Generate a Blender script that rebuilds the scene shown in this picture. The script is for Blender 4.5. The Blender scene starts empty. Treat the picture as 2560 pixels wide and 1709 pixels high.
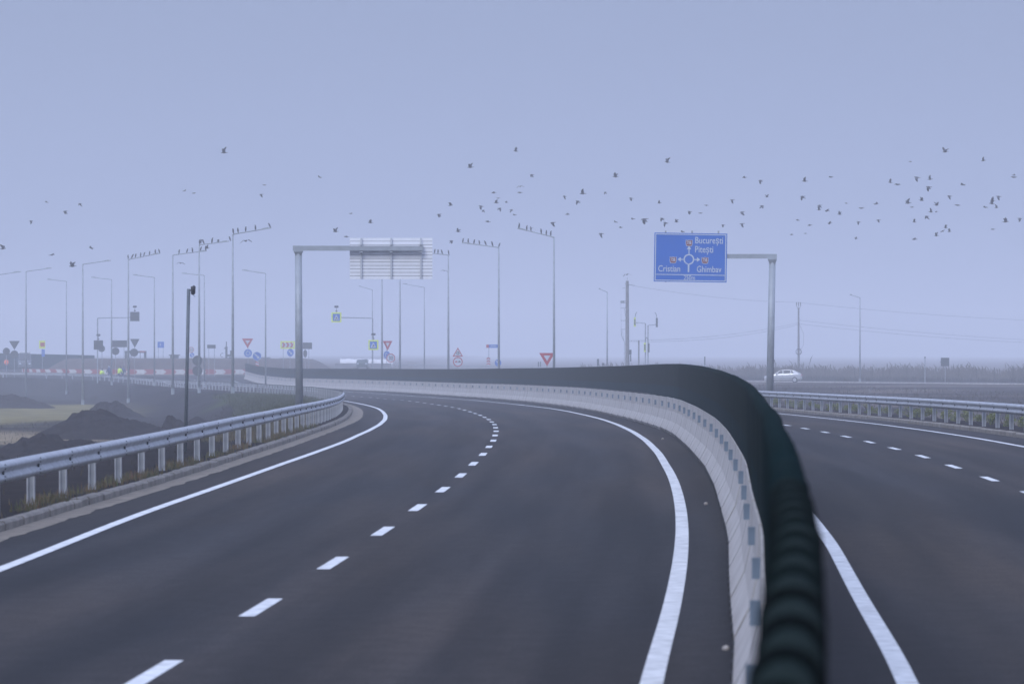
import bpy, math, random
import numpy as np
from mathutils import Vector, Matrix
random.seed(7)
S = bpy.context.scene
COL = S.collection
F, YH, CX, ZC = 12000.0, 878.0, 1280.0, 4.0     # focal length in photo pixels, horizon row, centre column, eye height

# ------------------------------------------------------------------ terrain heights and road curves
HP = [(-60,2.9),(0,2.76),(8,2.62),(12,2.51),(20,2.44),(36,2.42),(54,2.38),(72,2.34),(108,2.31),(135,2.36),(162,2.47),(198,2.64),(234,2.79),
      (270,2.96),(306,3.11),(341,3.28),(368,3.39),(420,3.56),(470,3.72),(513,3.85),(560,3.80),(600,3.5),(640,3.15),
      (700,2.65),(900,2.6),(4000,2.9)]
ZZ = np.arange(-80, 1200, 1.0)
def smooth(v, w):
    k = np.hanning(w*2+1); k /= k.sum()
    p = np.concatenate([v[0]-(v[1]-v[0])*np.arange(w,0,-1), v, v[-1]+(v[-1]-v[-2])*np.arange(1,w+1)])
    return np.convolve(p, k, 'valid')
HZ = np.where(ZZ<30, smooth(np.interp(ZZ, *zip(*HP)), 4), smooth(np.interp(ZZ, *zip(*HP)), 13))
def H(Z): return float(np.interp(Z, ZZ, HZ))
def curve(pts, w=14):
    z = np.array([p[0] for p in pts], float); x = np.array([p[1] for p in pts], float)
    # linear extension at both ends
    z0, x0 = -100., x[0]+(x[1]-x[0])/(z[1]-z[0])*(-100.-z[0])
    z1, x1 = 1300., x[-1]
    return smooth(np.interp(ZZ, np.concatenate([[z0], z, [z1]]), np.concatenate([[x0], x, [x1]])), w)
DASH = curve([(36,-2.7),(45,-2.35),(54,-2.01),(63,-1.69),(72,-1.41),(81,-1.16),(90,-.95),(108,-.64),(126,-.48),(145,-.47),
    (162,-.58),(180,-.86),(198,-1.3),(216,-1.88),(234,-2.57),(252,-3.47),(270,-4.5),(288,-5.69),(306,-6.98),(322,-8.4),
    (342,-10.09),(368,-12.79),(412,-17.3),(455,-22.9),(512,-30.4),(571,-37.0),(640,-44)], 8)
BASE = curve([(8.2,.14),(9.6,.225),(13.5,.445),(21,.87),(37,1.72),(47,2.13),(59,2.66),(70,3.04),(81,3.41),(94,3.77),(113,4.13),(132,4.44),(145,4.53),(163,4.44),
    (184,4.21),(210,3.75),(232,3.15),(250,2.45),(279,1.1),(323,-1.9),(365,-5.5),(412,-10.3),(455,-16.0),(512,-24.3),(571,-30.8),(620,-35.5)], 6)
def at(arr, Z): return float(np.interp(Z, ZZ, arr))
OFFL = [(-60,-4.6),(36,-5.0),(66,-5.5),(137,-5.7),(200,-5.8),(382,-5.5),(412,-6.3),(462,-6.6),(512,-6.8)]
rl = [(z, at(DASH, z)+np.interp(z, *zip(*OFFL))) for z in list(range(-60, 520, 12))]+[(556,-44.0),(585,-50.5),(600,-57),(608,-66),(613,-80)]
RAILL = curve(rl, 5)
def gz(Z): return ZC - H(Z)
class Path:
    """arc-length curve made from X(Z); point(s, off) shifts it sideways"""
    def __init__(self, arr, z0, z1, step=1.0):
        zs = np.arange(z0, z1+.01, step); xs = np.interp(zs, ZZ, arr)
        d = np.hypot(np.diff(xs), np.diff(zs)); self.s = np.concatenate([[0], np.cumsum(d)])
        self.x, self.z = xs, zs
        tx, tz = np.gradient(xs), np.gradient(zs); l = np.hypot(tx, tz); self.tx, self.tz = tx/l, tz/l
        self.L = float(self.s[-1])
    def p(self, s, off=0.0, dz=0.0):
        x = np.interp(s, self.s, self.x); z = np.interp(s, self.s, self.z)
        tx = np.interp(s, self.s, self.tx); tz = np.interp(s, self.s, self.tz)
        X, Z = x+off*tz, z-off*tx
        return (float(X), float(Z), gz(Z)+dz)
    def ang(self, s):
        return math.atan2(-float(np.interp(s, self.s, self.tx)), float(np.interp(s, self.s, self.tz)))
    def at_z(self, Z): return float(np.interp(Z, self.z, self.s))
PD = Path(DASH, -40, 618); PB = Path(BASE, 3, 601); PL = Path(RAILL, -40, 612)
def pix(x, y, Z): return ((x-CX)/F*Z, Z, ZC-(y-YH)/F*Z)
def sc(Z): return F/Z

# ------------------------------------------------------------------ mesh builder and tagging
class MB:
    def __init__(s): s.v=[]; s.f=[]; s.m=[]; s.uv=None
    def add(s, vs, fs, mi=0):
        n=len(s.v); s.v += [tuple(a) for a in vs]; s.f += [tuple(i+n for i in f) for f in fs]; s.m += [mi]*len(fs); return s
    def box(s, c, d, rz=0., mi=0, M=None):
        hx,hy,hz = d[0]/2,d[1]/2,d[2]/2
        vs=[Vector((x,y,z)) for z in(-hz,hz) for y in(-hy,hy) for x in(-hx,hx)]
        R=Matrix.Rotation(rz,3,'Z') if M is None else M
        vs=[R@v+Vector(c) for v in vs]
        return s.add(vs,[(0,2,3,1),(4,5,7,6),(0,1,5,4),(2,6,7,3),(0,4,6,2),(1,3,7,5)],mi)
    def tube(s, pts, r, n=8, mi=0, cap=True):
        rs = r if isinstance(r,(list,tuple)) else [r]*len(pts)
        P=[Vector(p) for p in pts]; vs=[]; fs=[]; k0=len(pts)
        u=None
        for i,p in enumerate(P):
            t=(P[min(i+1,k0-1)]-P[max(i-1,0)]).normalized()
            if u is None:
                u=t.orthogonal().normalized() if abs(t.z)<.99 else Vector((1,0,0))
            u=(u-t*u.dot(t)).normalized(); w=t.cross(u)
            for k in range(n):
                a=2*math.pi*k/n+math.pi/n; vs.append(p+(u*math.cos(a)+w*math.sin(a))*rs[i])
        for i in range(k0-1):
            for k in range(n):
                k2=(k+1)%n; fs.append((i*n+k,i*n+k2,(i+1)*n+k2,(i+1)*n+k))
        if cap: fs.append(tuple(range(n-1,-1,-1))); fs.append(tuple((k0-1)*n+k for k in range(n)))
        return s.add(vs,fs,mi)
    def prism(s, poly, y0, y1, mi=0):
        """polygon in x,z (counter-clockwise seen from -y) thick from y0 (front) to y1"""
        n=len(poly); vs=[(x,y0,z) for x,z in poly]+[(x,y1,z) for x,z in poly]
        fs=[tuple(range(n)),tuple(range(2*n-1,n-1,-1))]+[(i,i+n,(i+1)%n+n,(i+1)%n) for i in range(n)]
        return s.add(vs,fs,mi)
    def ring(s, ro, ri, cx, cz, y0, y1, n=40, mi=0, a0=0, a1=360):
        k=n; full = (a1-a0)>=360
        for i in range(k):
            A=math.radians(a0+(a1-a0)*i/k); B=math.radians(a0+(a1-a0)*(i+1)/k)
            s.prism([(cx+ri*math.cos(A),cz+ri*math.sin(A)),(cx+ro*math.cos(A),cz+ro*math.sin(A)),
                     (cx+ro*math.cos(B),cz+ro*math.sin(B)),(cx+ri*math.cos(B),cz+ri*math.sin(B))],y0,y1,mi)
        return s
    def ball(s, c, r, n=10, m=7, mi=0):
        r = r if isinstance(r,(tuple,list)) else (r,r,r); vs=[]; fs=[]
        for j in range(m+1):
            t=math.pi*j/m
            for k in range(n):
                a=2*math.pi*k/n; vs.append((c[0]+r[0]*math.sin(t)*math.cos(a),c[1]+r[1]*math.sin(t)*math.sin(a),c[2]+r[2]*math.cos(t)))
        for j in range(m):
            for k in range(n):
                k2=(k+1)%n; fs.append((j*n+k,(j+1)*n+k,(j+1)*n+k2,j*n+k2))
        return s.add(vs,fs,mi)
    def mesh(s, name, mats, smooth=False):
        me=bpy.data.meshes.new(name); me.from_pydata(s.v,[],s.f)
        for m in (mats if isinstance(mats,(list,tuple)) else [mats]): me.materials.append(m)
        me.polygons.foreach_set('material_index', s.m)
        if smooth: me.polygons.foreach_set('use_smooth',[True]*len(s.f))
        if s.uv is not None:
            l=me.uv_layers.new(name='road'); arr=np.array([s.uv[v.vertex_index] for v in me.loops]).ravel(); l.data.foreach_set('uv',arr)
        me.update(); return me
    def build(s, name, mats, parent=None, smooth=False, loc=None):
        o=bpy.data.objects.new(name, s.mesh(name,mats,smooth)); COL.objects.link(o)
        if parent: o.parent=parent
        if loc: o.location=loc
        return o
def tag(o, label=None, cat=None, group=None, kind=None):
    if label: o['label']=label
    if cat: o['category']=cat
    if group: o['group']=group
    if kind: o['kind']=kind
    return o
def thing(name, label, cat, loc=(0,0,0), rz=0., group=None):
    o=bpy.data.objects.new(name,None); COL.objects.link(o); o.location=loc; o.rotation_euler=(0,0,rz); o.empty_display_size=.2
    return tag(o,label,cat,group)
def copy_tree(o, parent=None):
    c=o.copy(); COL.objects.link(c)
    if parent: c.parent=parent
    for ch in list(o.children): copy_tree(ch,c)
    return c

# ------------------------------------------------------------------ materials
def mat(name, col, rough=.7, metal=0., var=.15, scale=3., bump=0., bscale=40., col2=None, spec=.5, detail=5, coord='Object', stretch=(1,1,1)):
    m=bpy.data.materials.new(name); m.use_nodes=True; nt=m.node_tree; b=nt.nodes['Principled BSDF']
    b.inputs['Roughness'].default_value=rough; b.inputs['Metallic'].default_value=metal
    b.inputs['Specular IOR Level'].default_value=spec
    tc=nt.nodes.new('ShaderNodeTexCoord'); mp=nt.nodes.new('ShaderNodeMapping'); mp.inputs['Scale'].default_value=stretch
    nt.links.new(tc.outputs[coord],mp.inputs[0])
    n=nt.nodes.new('ShaderNodeTexNoise'); n.inputs['Scale'].default_value=scale; n.inputs['Detail'].default_value=detail
    nt.links.new(mp.outputs[0],n.inputs['Vector'])
    r=nt.nodes.new('ShaderNodeValToRGB'); r.color_ramp.elements[0].position=.3; r.color_ramp.elements[1].position=.7
    c2 = col2 if col2 else tuple(min(1,c*(1+var)) for c in col)
    c1 = col if col2 else tuple(c*(1-var) for c in col)
    r.color_ramp.elements[0].color=(*c1,1); r.color_ramp.elements[1].color=(*c2,1)
    nt.links.new(n.outputs['Fac'],r.inputs[0]); nt.links.new(r.outputs[0],b.inputs['Base Color'])
    if bump:
        n2=nt.nodes.new('ShaderNodeTexNoise'); n2.inputs['Scale'].default_value=bscale; n2.inputs['Detail'].default_value=6
        nt.links.new(mp.outputs[0],n2.inputs['Vector'])
        bp=nt.nodes.new('ShaderNodeBump'); bp.inputs['Strength'].default_value=bump; bp.inputs['Distance'].default_value=.02
        nt.links.new(n2.outputs['Fac'],bp.inputs['Height']); nt.links.new(bp.outputs[0],b.inputs['Normal'])
    return m
M_galv=mat('galvanised_steel',(.33,.36,.385),.55,.2,.10,3,.1,60)
M_webshade=mat('post_web_shaded',(.25,.265,.29),.6,.2,.15,4)  # rail steel darkened: shade inside the post profile put into the colour
M_dpole=mat('dull_steel',(.12,.14,.155),.6,.2,.2,5)
M_brk=mat('bracket_steel',(.50,.52,.55),.6,0.,.08,3)
M_rail=mat('rail_steel',(.40,.41,.43),.5,.3,.2,4,.05,30)
M_pole=mat('lamp_steel',(.30,.33,.35),.6,.1,.15,3)
M_conc=mat('concrete',(.45,.425,.40),.85,0,.16,2.2,.35,30,stretch=(1,1,.35))
def add_dirt(m, z0, z1, col):
    nt=m.node_tree; b=nt.nodes['Principled BSDF']; src=b.inputs['Base Color'].links[0].from_socket
    tc=nt.nodes.new('ShaderNodeNewGeometry'); tcc=nt.nodes.new('ShaderNodeTexCoord'); sp=nt.nodes.new('ShaderNodeSeparateXYZ'); nt.links.new(tcc.outputs['Object'],sp.inputs[0])
    mp=nt.nodes.new('ShaderNodeMapping'); mp.inputs['Scale'].default_value=(5,5,.5); nt.links.new(tc.outputs['Position'],mp.inputs[0])
    n=nt.nodes.new('ShaderNodeTexNoise'); n.inputs['Scale'].default_value=1.; n.inputs['Detail'].default_value=6; nt.links.new(mp.outputs[0],n.inputs['Vector'])
    r=nt.nodes.new('ShaderNodeMapRange'); r.inputs['From Min'].default_value=z1; r.inputs['From Max'].default_value=z0; nt.links.new(sp.outputs['Z'],r.inputs['Value'])
    ad=nt.nodes.new('ShaderNodeMath'); ad.operation='MULTIPLY_ADD'; ad.inputs[1].default_value=.55; nt.links.new(r.outputs[0],ad.inputs[0])
    r2=nt.nodes.new('ShaderNodeMapRange'); r2.inputs['From Min'].default_value=.48; r2.inputs['From Max'].default_value=.72; r2.inputs['To Max'].default_value=.75; nt.links.new(n.outputs['Fac'],r2.inputs['Value']); nt.links.new(r2.outputs[0],ad.inputs[2])
    mx=nt.nodes.new('ShaderNodeMix'); mx.data_type='RGBA'; mx.inputs[7].default_value=(*col,1); nt.links.new(ad.outputs[0],mx.inputs[0]); nt.links.new(src,mx.inputs[6]); nt.links.new(mx.outputs[2],b.inputs['Base Color'])
add_dirt(M_conc,.0,.22,(.25,.215,.185))
M_kerb=mat('kerb_concrete',(.20,.175,.145),.9,0,.3,2.5,.4,25)
M_gutter=mat('gutter_sand',(.175,.145,.11),.95,0,.3,3,.5,30)
M_white=mat('road_paint',(.46,.46,.45),.8,0,.06,5,.2,60,col2=(.76,.76,.75),spec=.2)
M_dark=mat('dark_recess',(.015,.016,.02),.8)
M_stepshade=mat('step_shade',(.002,.0035,.0035),1.,spec=0.)  # painted shade under each panel overlap; the next two are softer versions
M_stepshade2=mat('step_shade_mid',(.0035,.007,.0068),1.,spec=0.)
M_stepshade3=mat('step_shade_far',(.0045,.0135,.0145),1.,spec=0.)
M_joint=mat('joint_shadow',(.05,.048,.046),1.,spec=0.)
M_refl=mat('reflector_grey',(.15,.20,.26),.4,.1)
M_green=mat('green_screen',(.005,.0115,.0105),1.,0,.5,5,.8,60,col2=(.012,.022,.017),spec=.04)
M_greenside=mat('green_screen_side',(.002,.012,.016),1.,0,.4,2.5,.5,30,col2=(.006,.034,.044),stretch=(4,4,.4),spec=.04)
M_shield=mat('shield_red',(.20,.015,.02),.5)
M_blue=mat('sign_blue',(.008,.125,.52),.45,0,.04,1)
M_signwhite=mat('sign_white',(.52,.57,.64),.5,0,.03,2)
M_signred=mat('sign_red',(.40,.025,.03),.5,0,.05,2)
M_signyel=mat('sign_yellow',(.72,.85,.06),.5,0,.05,2)
M_signback=mat('sign_back',(.07,.08,.085),.6,.2,.1,2)
M_black=mat('black_plastic',(.012,.012,.015),.5)
M_alu=mat('aluminium_panel',(.80,.81,.84),.6,0.,.05,1.5)
M_glass=mat('dark_glass',(.03,.035,.04),.15,0,.1,3)
M_solar=mat('solar_glass',(.03,.04,.07),.3)
M_car=mat('silver_paint',(.55,.56,.58),.3,.3,.04,2)
M_tyre=mat('tyre',(.02,.02,.02),.9)
M_bird=mat('crow_feathers',(.012,.012,.015),.7,0,.3,20)
M_skin=mat('skin',(.45,.27,.2),.6)
M_vest=mat('hivis_yellow',(.62,.85,.05),.6,0,.15,12)
M_orange=mat('hivis_orange',(.85,.16,.03),.6,0,.15,12)
M_navy=mat('navy_cloth',(.02,.035,.11),.85,0,.2,10)
M_trous=mat('blue_cloth',(.03,.06,.20),.85,0,.2,10)
M_wood=mat('pole_concrete',(.22,.22,.22),.85,0,.2,4,.3,20)
M_leaf=mat('shrub_leaf',(.07,.11,.015),.7,0,.4,6,col2=(.22,.22,.03))
M_weed=mat('weed_leaf',(.04,.075,.012),.8,0,.4,2,col2=(.15,.07,.025))
M_reed=mat('dry_reed',(.08,.07,.06),.9,0,.4,.6,col2=(.17,.15,.13),spec=.1)
M_mound=mat('mound_soil',(.009,.007,.008),1.,0,.5,2.5,1.,6,col2=(.026,.020,.018),spec=.03)
M_island=mat('island_soil',(.05,.036,.03),.95,0,.4,.8,1.,5,col2=(.09,.065,.05))
M_fence=mat('fence_wood',(.05,.045,.04),.9)
M_wall=mat('grey_wall',(.16,.16,.17),.9,0,.2,.7)
M_tarp=mat('white_tarp',(.8,.8,.82),.7,0,.08,.6)

def road_mat(name):
    m=bpy.data.materials.new(name); m.use_nodes=True; nt=m.node_tree; N=nt.nodes; Lk=nt.links; b=N['Principled BSDF']
    b.inputs['Roughness'].default_value=.9; b.inputs['Specular IOR Level'].default_value=.17
    uv=N.new('ShaderNodeUVMap'); uv.uv_map='road'
    def noise(sx,sy,scale,det=4):
        mp=N.new('ShaderNodeMapping'); mp.inputs['Scale'].default_value=(sx,sy,1); Lk.new(uv.outputs[0],mp.inputs[0])
        n=N.new('ShaderNodeTexNoise'); n.inputs['Scale'].default_value=scale; n.inputs['Detail'].default_value=det; Lk.new(mp.outputs[0],n.inputs['Vector']); return n.outputs['Fac']
    def ramp(fac,p0,p1,c0,c1):
        r=N.new('ShaderNodeValToRGB'); r.color_ramp.elements[0].position=p0; r.color_ramp.elements[1].position=p1
        r.color_ramp.elements[0].color=(*c0,1); r.color_ramp.elements[1].color=(*c1,1); Lk.new(fac,r.inputs[0]); return r.outputs[0]
    def mul(a,c,fac=1.):
        x=N.new('ShaderNodeMix'); x.data_type='RGBA'; x.blend_type='MULTIPLY'; x.inputs[0].default_value=fac
        Lk.new(a,x.inputs[6]); Lk.new(c,x.inputs[7]); return x.outputs[2]
    base=ramp(noise(1.3,.035,1.0,7),.40,.62,(.0170,.0156,.0162),(.0320,.0288,.0282))      # long worn streaks
    brown=ramp(noise(.35,.03,.9,3),.40,.66,(.82,.86,.95),(1.45,1.22,1.02))
    sp=N.new('ShaderNodeSeparateXYZ'); Lk.new(uv.outputs[0],sp.inputs[0])
    cs=N.new('ShaderNodeMath'); cs.operation='MULTIPLY'; cs.inputs[1].default_value=2*math.pi/1.95; Lk.new(sp.outputs['X'],cs.inputs[0])
    c2=N.new('ShaderNodeMath'); c2.operation='COSINE'; Lk.new(cs.outputs[0],c2.inputs[0])
    wt=N.new('ShaderNodeMapRange'); wt.inputs['From Min'].default_value=-1; wt.inputs['To Min'].default_value=.88; wt.inputs['To Max'].default_value=1.12; Lk.new(c2.outputs[0],wt.inputs['Value'])
    fine=ramp(noise(1,.6,26,8),.3,.7,(.62,.62,.62),(1.38,1.38,1.38))
    fine=mul(fine,wt.outputs[0])
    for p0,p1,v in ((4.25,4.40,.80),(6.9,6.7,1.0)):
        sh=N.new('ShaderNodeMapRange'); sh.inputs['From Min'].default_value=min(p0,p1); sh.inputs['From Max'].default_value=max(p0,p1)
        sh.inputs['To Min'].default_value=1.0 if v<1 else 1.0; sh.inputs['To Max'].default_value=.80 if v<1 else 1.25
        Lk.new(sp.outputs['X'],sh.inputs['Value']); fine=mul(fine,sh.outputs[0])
    mid=ramp(noise(1,.6,3.5,5),.3,.7,(.80,.80,.80),(1.2,1.2,1.2))
    c=mul(mul(mul(base,brown),fine),mid); Lk.new(c,b.inputs['Base Color'])
    bp=N.new('ShaderNodeBump'); bp.inputs['Strength'].default_value=.5; bp.inputs['Distance'].default_value=.006
    Lk.new(noise(1,1,90,2),bp.inputs['Height']); Lk.new(bp.outputs[0],b.inputs['Normal'])
    return m
M_road=road_mat('asphalt')

# terrain: soil with painted patches of field grass and pale earth (vertex attribute), broken by noise
def terrain_mat():
    m=bpy.data.materials.new('terrain_soil'); m.use_nodes=True; nt=m.node_tree; N=nt.nodes; Lk=nt.links; b=N['Principled BSDF']
    b.inputs['Roughness'].default_value=1.; b.inputs['Specular IOR Level'].default_value=.03
    at_=N.new('ShaderNodeAttribute'); at_.attribute_name='cover'
    tc=N.new('ShaderNodeTexCoord')
    n=N.new('ShaderNodeTexNoise'); n.inputs['Scale'].default_value=.45; n.inputs['Detail'].default_value=9; n.inputs['Roughness'].default_value=.7; Lk.new(tc.outputs['Object'],n.inputs['Vector'])
    r=N.new('ShaderNodeValToRGB'); r.color_ramp.elements[0].position=.3; r.color_ramp.elements[1].position=.72
    r.color_ramp.elements[0].color=(.5,.5,.52,1); r.color_ramp.elements[1].color=(1.5,1.45,1.4,1); Lk.new(n.outputs['Fac'],r.inputs[0])
    x=N.new('ShaderNodeMix'); x.data_type='RGBA'; x.blend_type='MULTIPLY'; x.inputs[0].default_value=1
    Lk.new(at_.outputs['Color'],x.inputs[6]); Lk.new(r.outputs[0],x.inputs[7]); Lk.new(x.outputs[2],b.inputs['Base Color'])
    n2=N.new('ShaderNodeTexNoise'); n2.inputs['Scale'].default_value=3; n2.inputs['Detail'].default_value=8; Lk.new(tc.outputs['Object'],n2.inputs['Vector'])
    bp=N.new('ShaderNodeBump'); bp.inputs['Strength'].default_value=.8; bp.inputs['Distance'].default_value=.12
    Lk.new(n2.outputs['Fac'],bp.inputs['Height']); Lk.new(bp.outputs[0],b.inputs['Normal'])
    return m
M_terr=terrain_mat()

# ------------------------------------------------------------------ the ground
from mathutils import noise as mn
def sstep(a,b,x):
    t=min(1,max(0,(x-a)/(b-a))); return t*t*(3-2*t)
KERBL, KERBR = -5.15, 14.35       # offsets of the two road borders from the lane line
def kerbL(Z): return at(RAILL,Z)+.42
def kerbR(Z):
    return at(DASH,Z)+KERBR if Z<600 else at(DASH,600)+KERBR
def terr(X, Z):
    """ground height"""
    dl=kerbL(Z)-X; dr=X-kerbR(Z); h=H(Z)
    if dl>0:
        st=2.3+2.5*sstep(180,330,Z)
        far=1-sstep(590,625,Z)
        h=h-.10+1.45*sstep(st,st+5,dl)*far
        h+= -.18*mn.fractal(Vector((X*.12,Z*.05,3)),1,2,4)*sstep(.8,3,dl)
    elif dr>0:
        w=sstep(1.6,9,dr); h=(h-.10)*(1-w)+3.5*w
        h+= -.10*mn.fractal(Vector((X*.1,Z*.04,9)),1,2,4)*w*(1-sstep(400,450,Z))
    else: h+=.14
    if Z>900: h+= (Z-900)*.0002
    return ZC-h
def cover(X, Z):
    dl=kerbL(Z)-X; dr=X-kerbR(Z)
    n=mn.fractal(Vector((X*.15,Z*.03,1)),1,2,5)
    soil=np.array([.010,.0085,.009]); c=soil
    def mixin(c,c2,w): w=min(1,max(0,w)); return c*(1-w)+np.array(c2)*w
    if dl>0:
        c=mixin(c,(.024,.019,.018),.35+n)
        c=mixin(c,(.17,.145,.06), sstep(9,12,dl)*sstep(-27,-30,X+2*n)*sstep(280,295,Z+30*n)*(1-sstep(430,470,Z)))     # far field grass
        c=mixin(c,(.20,.16,.10), sstep(-15.5,-18,X+2*n)*sstep(205,215,Z+12*n)*(1-sstep(240,262,Z+12*n))) # pale earth
        c=mixin(c,(.034,.030,.030), .8*sstep(4,6,dl)*(1-sstep(9,14,dl+3*n))*sstep(180,230,Z)*(1-sstep(340,380,Z)))
        c=mixin(c,(.05,.065,.022), sstep(250,300,Z)*(1-sstep(350,400,Z))*sstep(.0,.8,dl)*(1-sstep(3.5,6,dl+4*n)))
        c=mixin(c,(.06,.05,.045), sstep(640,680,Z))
    elif dr>0:
        c=np.array([.020,.016,.018]); c=mixin(c,(.050,.040,.033),.45+1.8*n)
        c=mixin(c,(.19,.15,.12), (sstep(.10,.30,n))*sstep(6,9,dr)*.5)
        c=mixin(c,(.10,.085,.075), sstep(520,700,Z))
    return c
def make_ground():
    dls=[0,.35,.8,1.3,1.9,2.6,3.4,4.3,5.3,6.5,8,10,12.5,15.5,19,23,28,34,42,52,66,90,140,240,450,900]
    rows=[]; z=-40.
    while z<3500: rows.append(z); z+= 2.0 if z<330 else (3.0 if z<680 else 3+ (z-680)*.06)
    rows.append(3500.)
    b=MB(); cols=[]; nc=len(dls)*2
    for Z in rows:
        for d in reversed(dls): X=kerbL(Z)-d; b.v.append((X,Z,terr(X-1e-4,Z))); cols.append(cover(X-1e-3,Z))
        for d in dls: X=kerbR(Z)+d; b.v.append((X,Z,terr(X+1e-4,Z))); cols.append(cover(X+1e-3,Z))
    # split so that the bed under the road lies lower
    vs=[];cs=[]
    k=len(dls)
    for i,Z in enumerate(rows):
        r=b.v[i*nc:(i+1)*nc]; c=cols[i*nc:(i+1)*nc]
        xl,xr=r[k-1][0],r[k][0]
        vs+=r[:k]+[(xl+.04,Z,gz(Z)-.14),(xr-.04,Z,gz(Z)-.14)]+r[k:]; cs+=c[:k]+[c[k-1],c[k]]+c[k:]
    nc+=2
    fs=[(i*nc+j,i*nc+j+1,(i+1)*nc+j+1,(i+1)*nc+j) for i in range(len(rows)-1) for j in range(nc-1)]
    b=MB(); b.add(vs,fs); me=b.mesh('ground',M_terr,True)
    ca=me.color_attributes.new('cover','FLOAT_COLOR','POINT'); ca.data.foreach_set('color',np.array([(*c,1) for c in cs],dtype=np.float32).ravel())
    o=bpy.data.objects.new('ground',me); COL.objects.link(o); tag(o,'bare dark soil and field on both sides of the highway','ground',kind='structure')
make_ground()

def ribbon(path, s0, s1, offs, step, z=0., name='road', m=None, cat='road', label=None, kind='structure', uvs=True):
    n=max(2,int((s1-s0)/step)+1); b=MB(); uv=[]
    S_=np.linspace(s0,s1,n); k=len(offs)
    for s in S_:
        for o in offs:
            if isinstance(o,tuple): off,dz=o
            else: off,dz=o,0
            b.v.append(path.p(s,off,z+dz)); uv.append((off,s))
    b.f=[(i*k+j,i*k+j+1,(i+1)*k+j+1,(i+1)*k+j) for i in range(n-1) for j in range(k-1)]; b.m=[0]*len(b.f)
    if uvs: b.uv=uv
    o=b.build(name,m); tag(o,label,cat,kind=kind); return o
sEnd=PD.at_z(614)
def lc(v0,v1,k): return [v0+(v1-v0)*i/k for i in range(k+1)]
# left carriageway follows the left kerb on one side: widen with the rail curve
def sheet(name, fl, fr, z0, z1, label):
    b=MB(); uv=[]; K=8; zs=np.arange(z0,z1+.1,3.0)
    for Z in zs:
        a,c=fl(Z),fr(Z)
        for j in range(K+1):
            X=a+(c-a)*j/K; b.v.append((X,float(Z),gz(Z))); uv.append((X-at(DASH,Z),Z))
    b.f=[(i*(K+1)+j,i*(K+1)+j+1,(i+1)*(K+1)+j+1,(i+1)*(K+1)+j) for i in range(len(zs)-1) for j in range(K)]; b.m=[0]*len(b.f); b.uv=uv
    return tag(b.build(name,M_road),label,'road',kind='structure')
sheet('road', lambda Z: kerbL(Z)+.03, lambda Z: at(BASE,Z)+.30, -38, 614, 'dark new asphalt carriageway on the left of the median barrier')
sheet('road', lambda Z: at(BASE,Z)+.30, lambda Z: kerbR(Z), -38, 614, 'dark asphalt carriageway on the right of the median barrier')
# painted lines
def line(path,s0,s1,off,w=.15,label=None,step=2.): return ribbon(path,s0,s1,[off-w/2,off+w/2],step,.005,'edge_line',M_white,'road marking',label,uvs=False)

b=MB()
for pz in [(-30,-3.2),(40,-3.3),(52,-3.5),(67,-3.85),(90,-3.95),(380,-4.0),(430,-4.4),(570,-4.6)]: pass
def line_z(fn,z0,z1,w,label):
    b=MB(); zs=np.arange(z0,z1,2.); 
    for Z in zs: X=fn(Z); b.v += [(X-w/2,Z,gz(Z)+.005),(X+w/2,Z,gz(Z)+.005)]
    b.f=[(2*i,2*i+1,2*i+3,2*i+2) for i in range(len(zs)-1)]; b.m=[0]*len(b.f)
    return tag(b.build('edge_line',M_white),label,'road marking',kind='structure')
OL=[(-40,-3.1),(40,-3.35),(52,-3.5),(67,-3.88),(90,-3.97),(120,-3.85),(300,-4.0),(570,-4.3)]
line(PB,2,PB.L-30,1.27,.16,'solid white line right of the green screen')
RED=13.05
line(PD,2,sEnd-8,RED,.15,'solid white line along the right kerb')
OR=curve([(-40,3.6),(35,3.74),(43,3.84),(55,3.91),(69,3.94),(104,3.95),(131,4.02),(160,4.13),(187,4.32),(221,4.5),(600,4.5)],10)
OLs=curve(OL,14)
line_z(lambda Z: at(DASH,Z)+at(OR,Z),-38,588,.17,'solid white line left of the concrete barrier')
line_z(lambda Z: at(DASH,Z)+at(OLs,Z), -38, 590, .16, 'solid white line beside the left kerb')
def dashes(off, s0, label, ln=3.0, per=9.0):
    b=MB(); s=s0
    while s<sEnd-20:
        for k in range(3):
            a=s+ln*k/3; e=a+ln/3
            p=[PD.p(a,off-.075,.005),PD.p(a,off+.075,.005),PD.p(e,off+.075,.005),PD.p(e,off-.075,.005)]
            b.add(p,[(0,1,2,3)])
        s+=per
    return tag(b.build('lane_dashes',M_white),label,'road marking',kind='structure')
s36=PD.at_z(36.03)
dashes(0, s36-1.5-36, 'broken white lane line of the left carriageway')
dashes(9.72, PD.at_z(78.8)-1.5-72, 'broken white lane line of the right carriageway')
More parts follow.
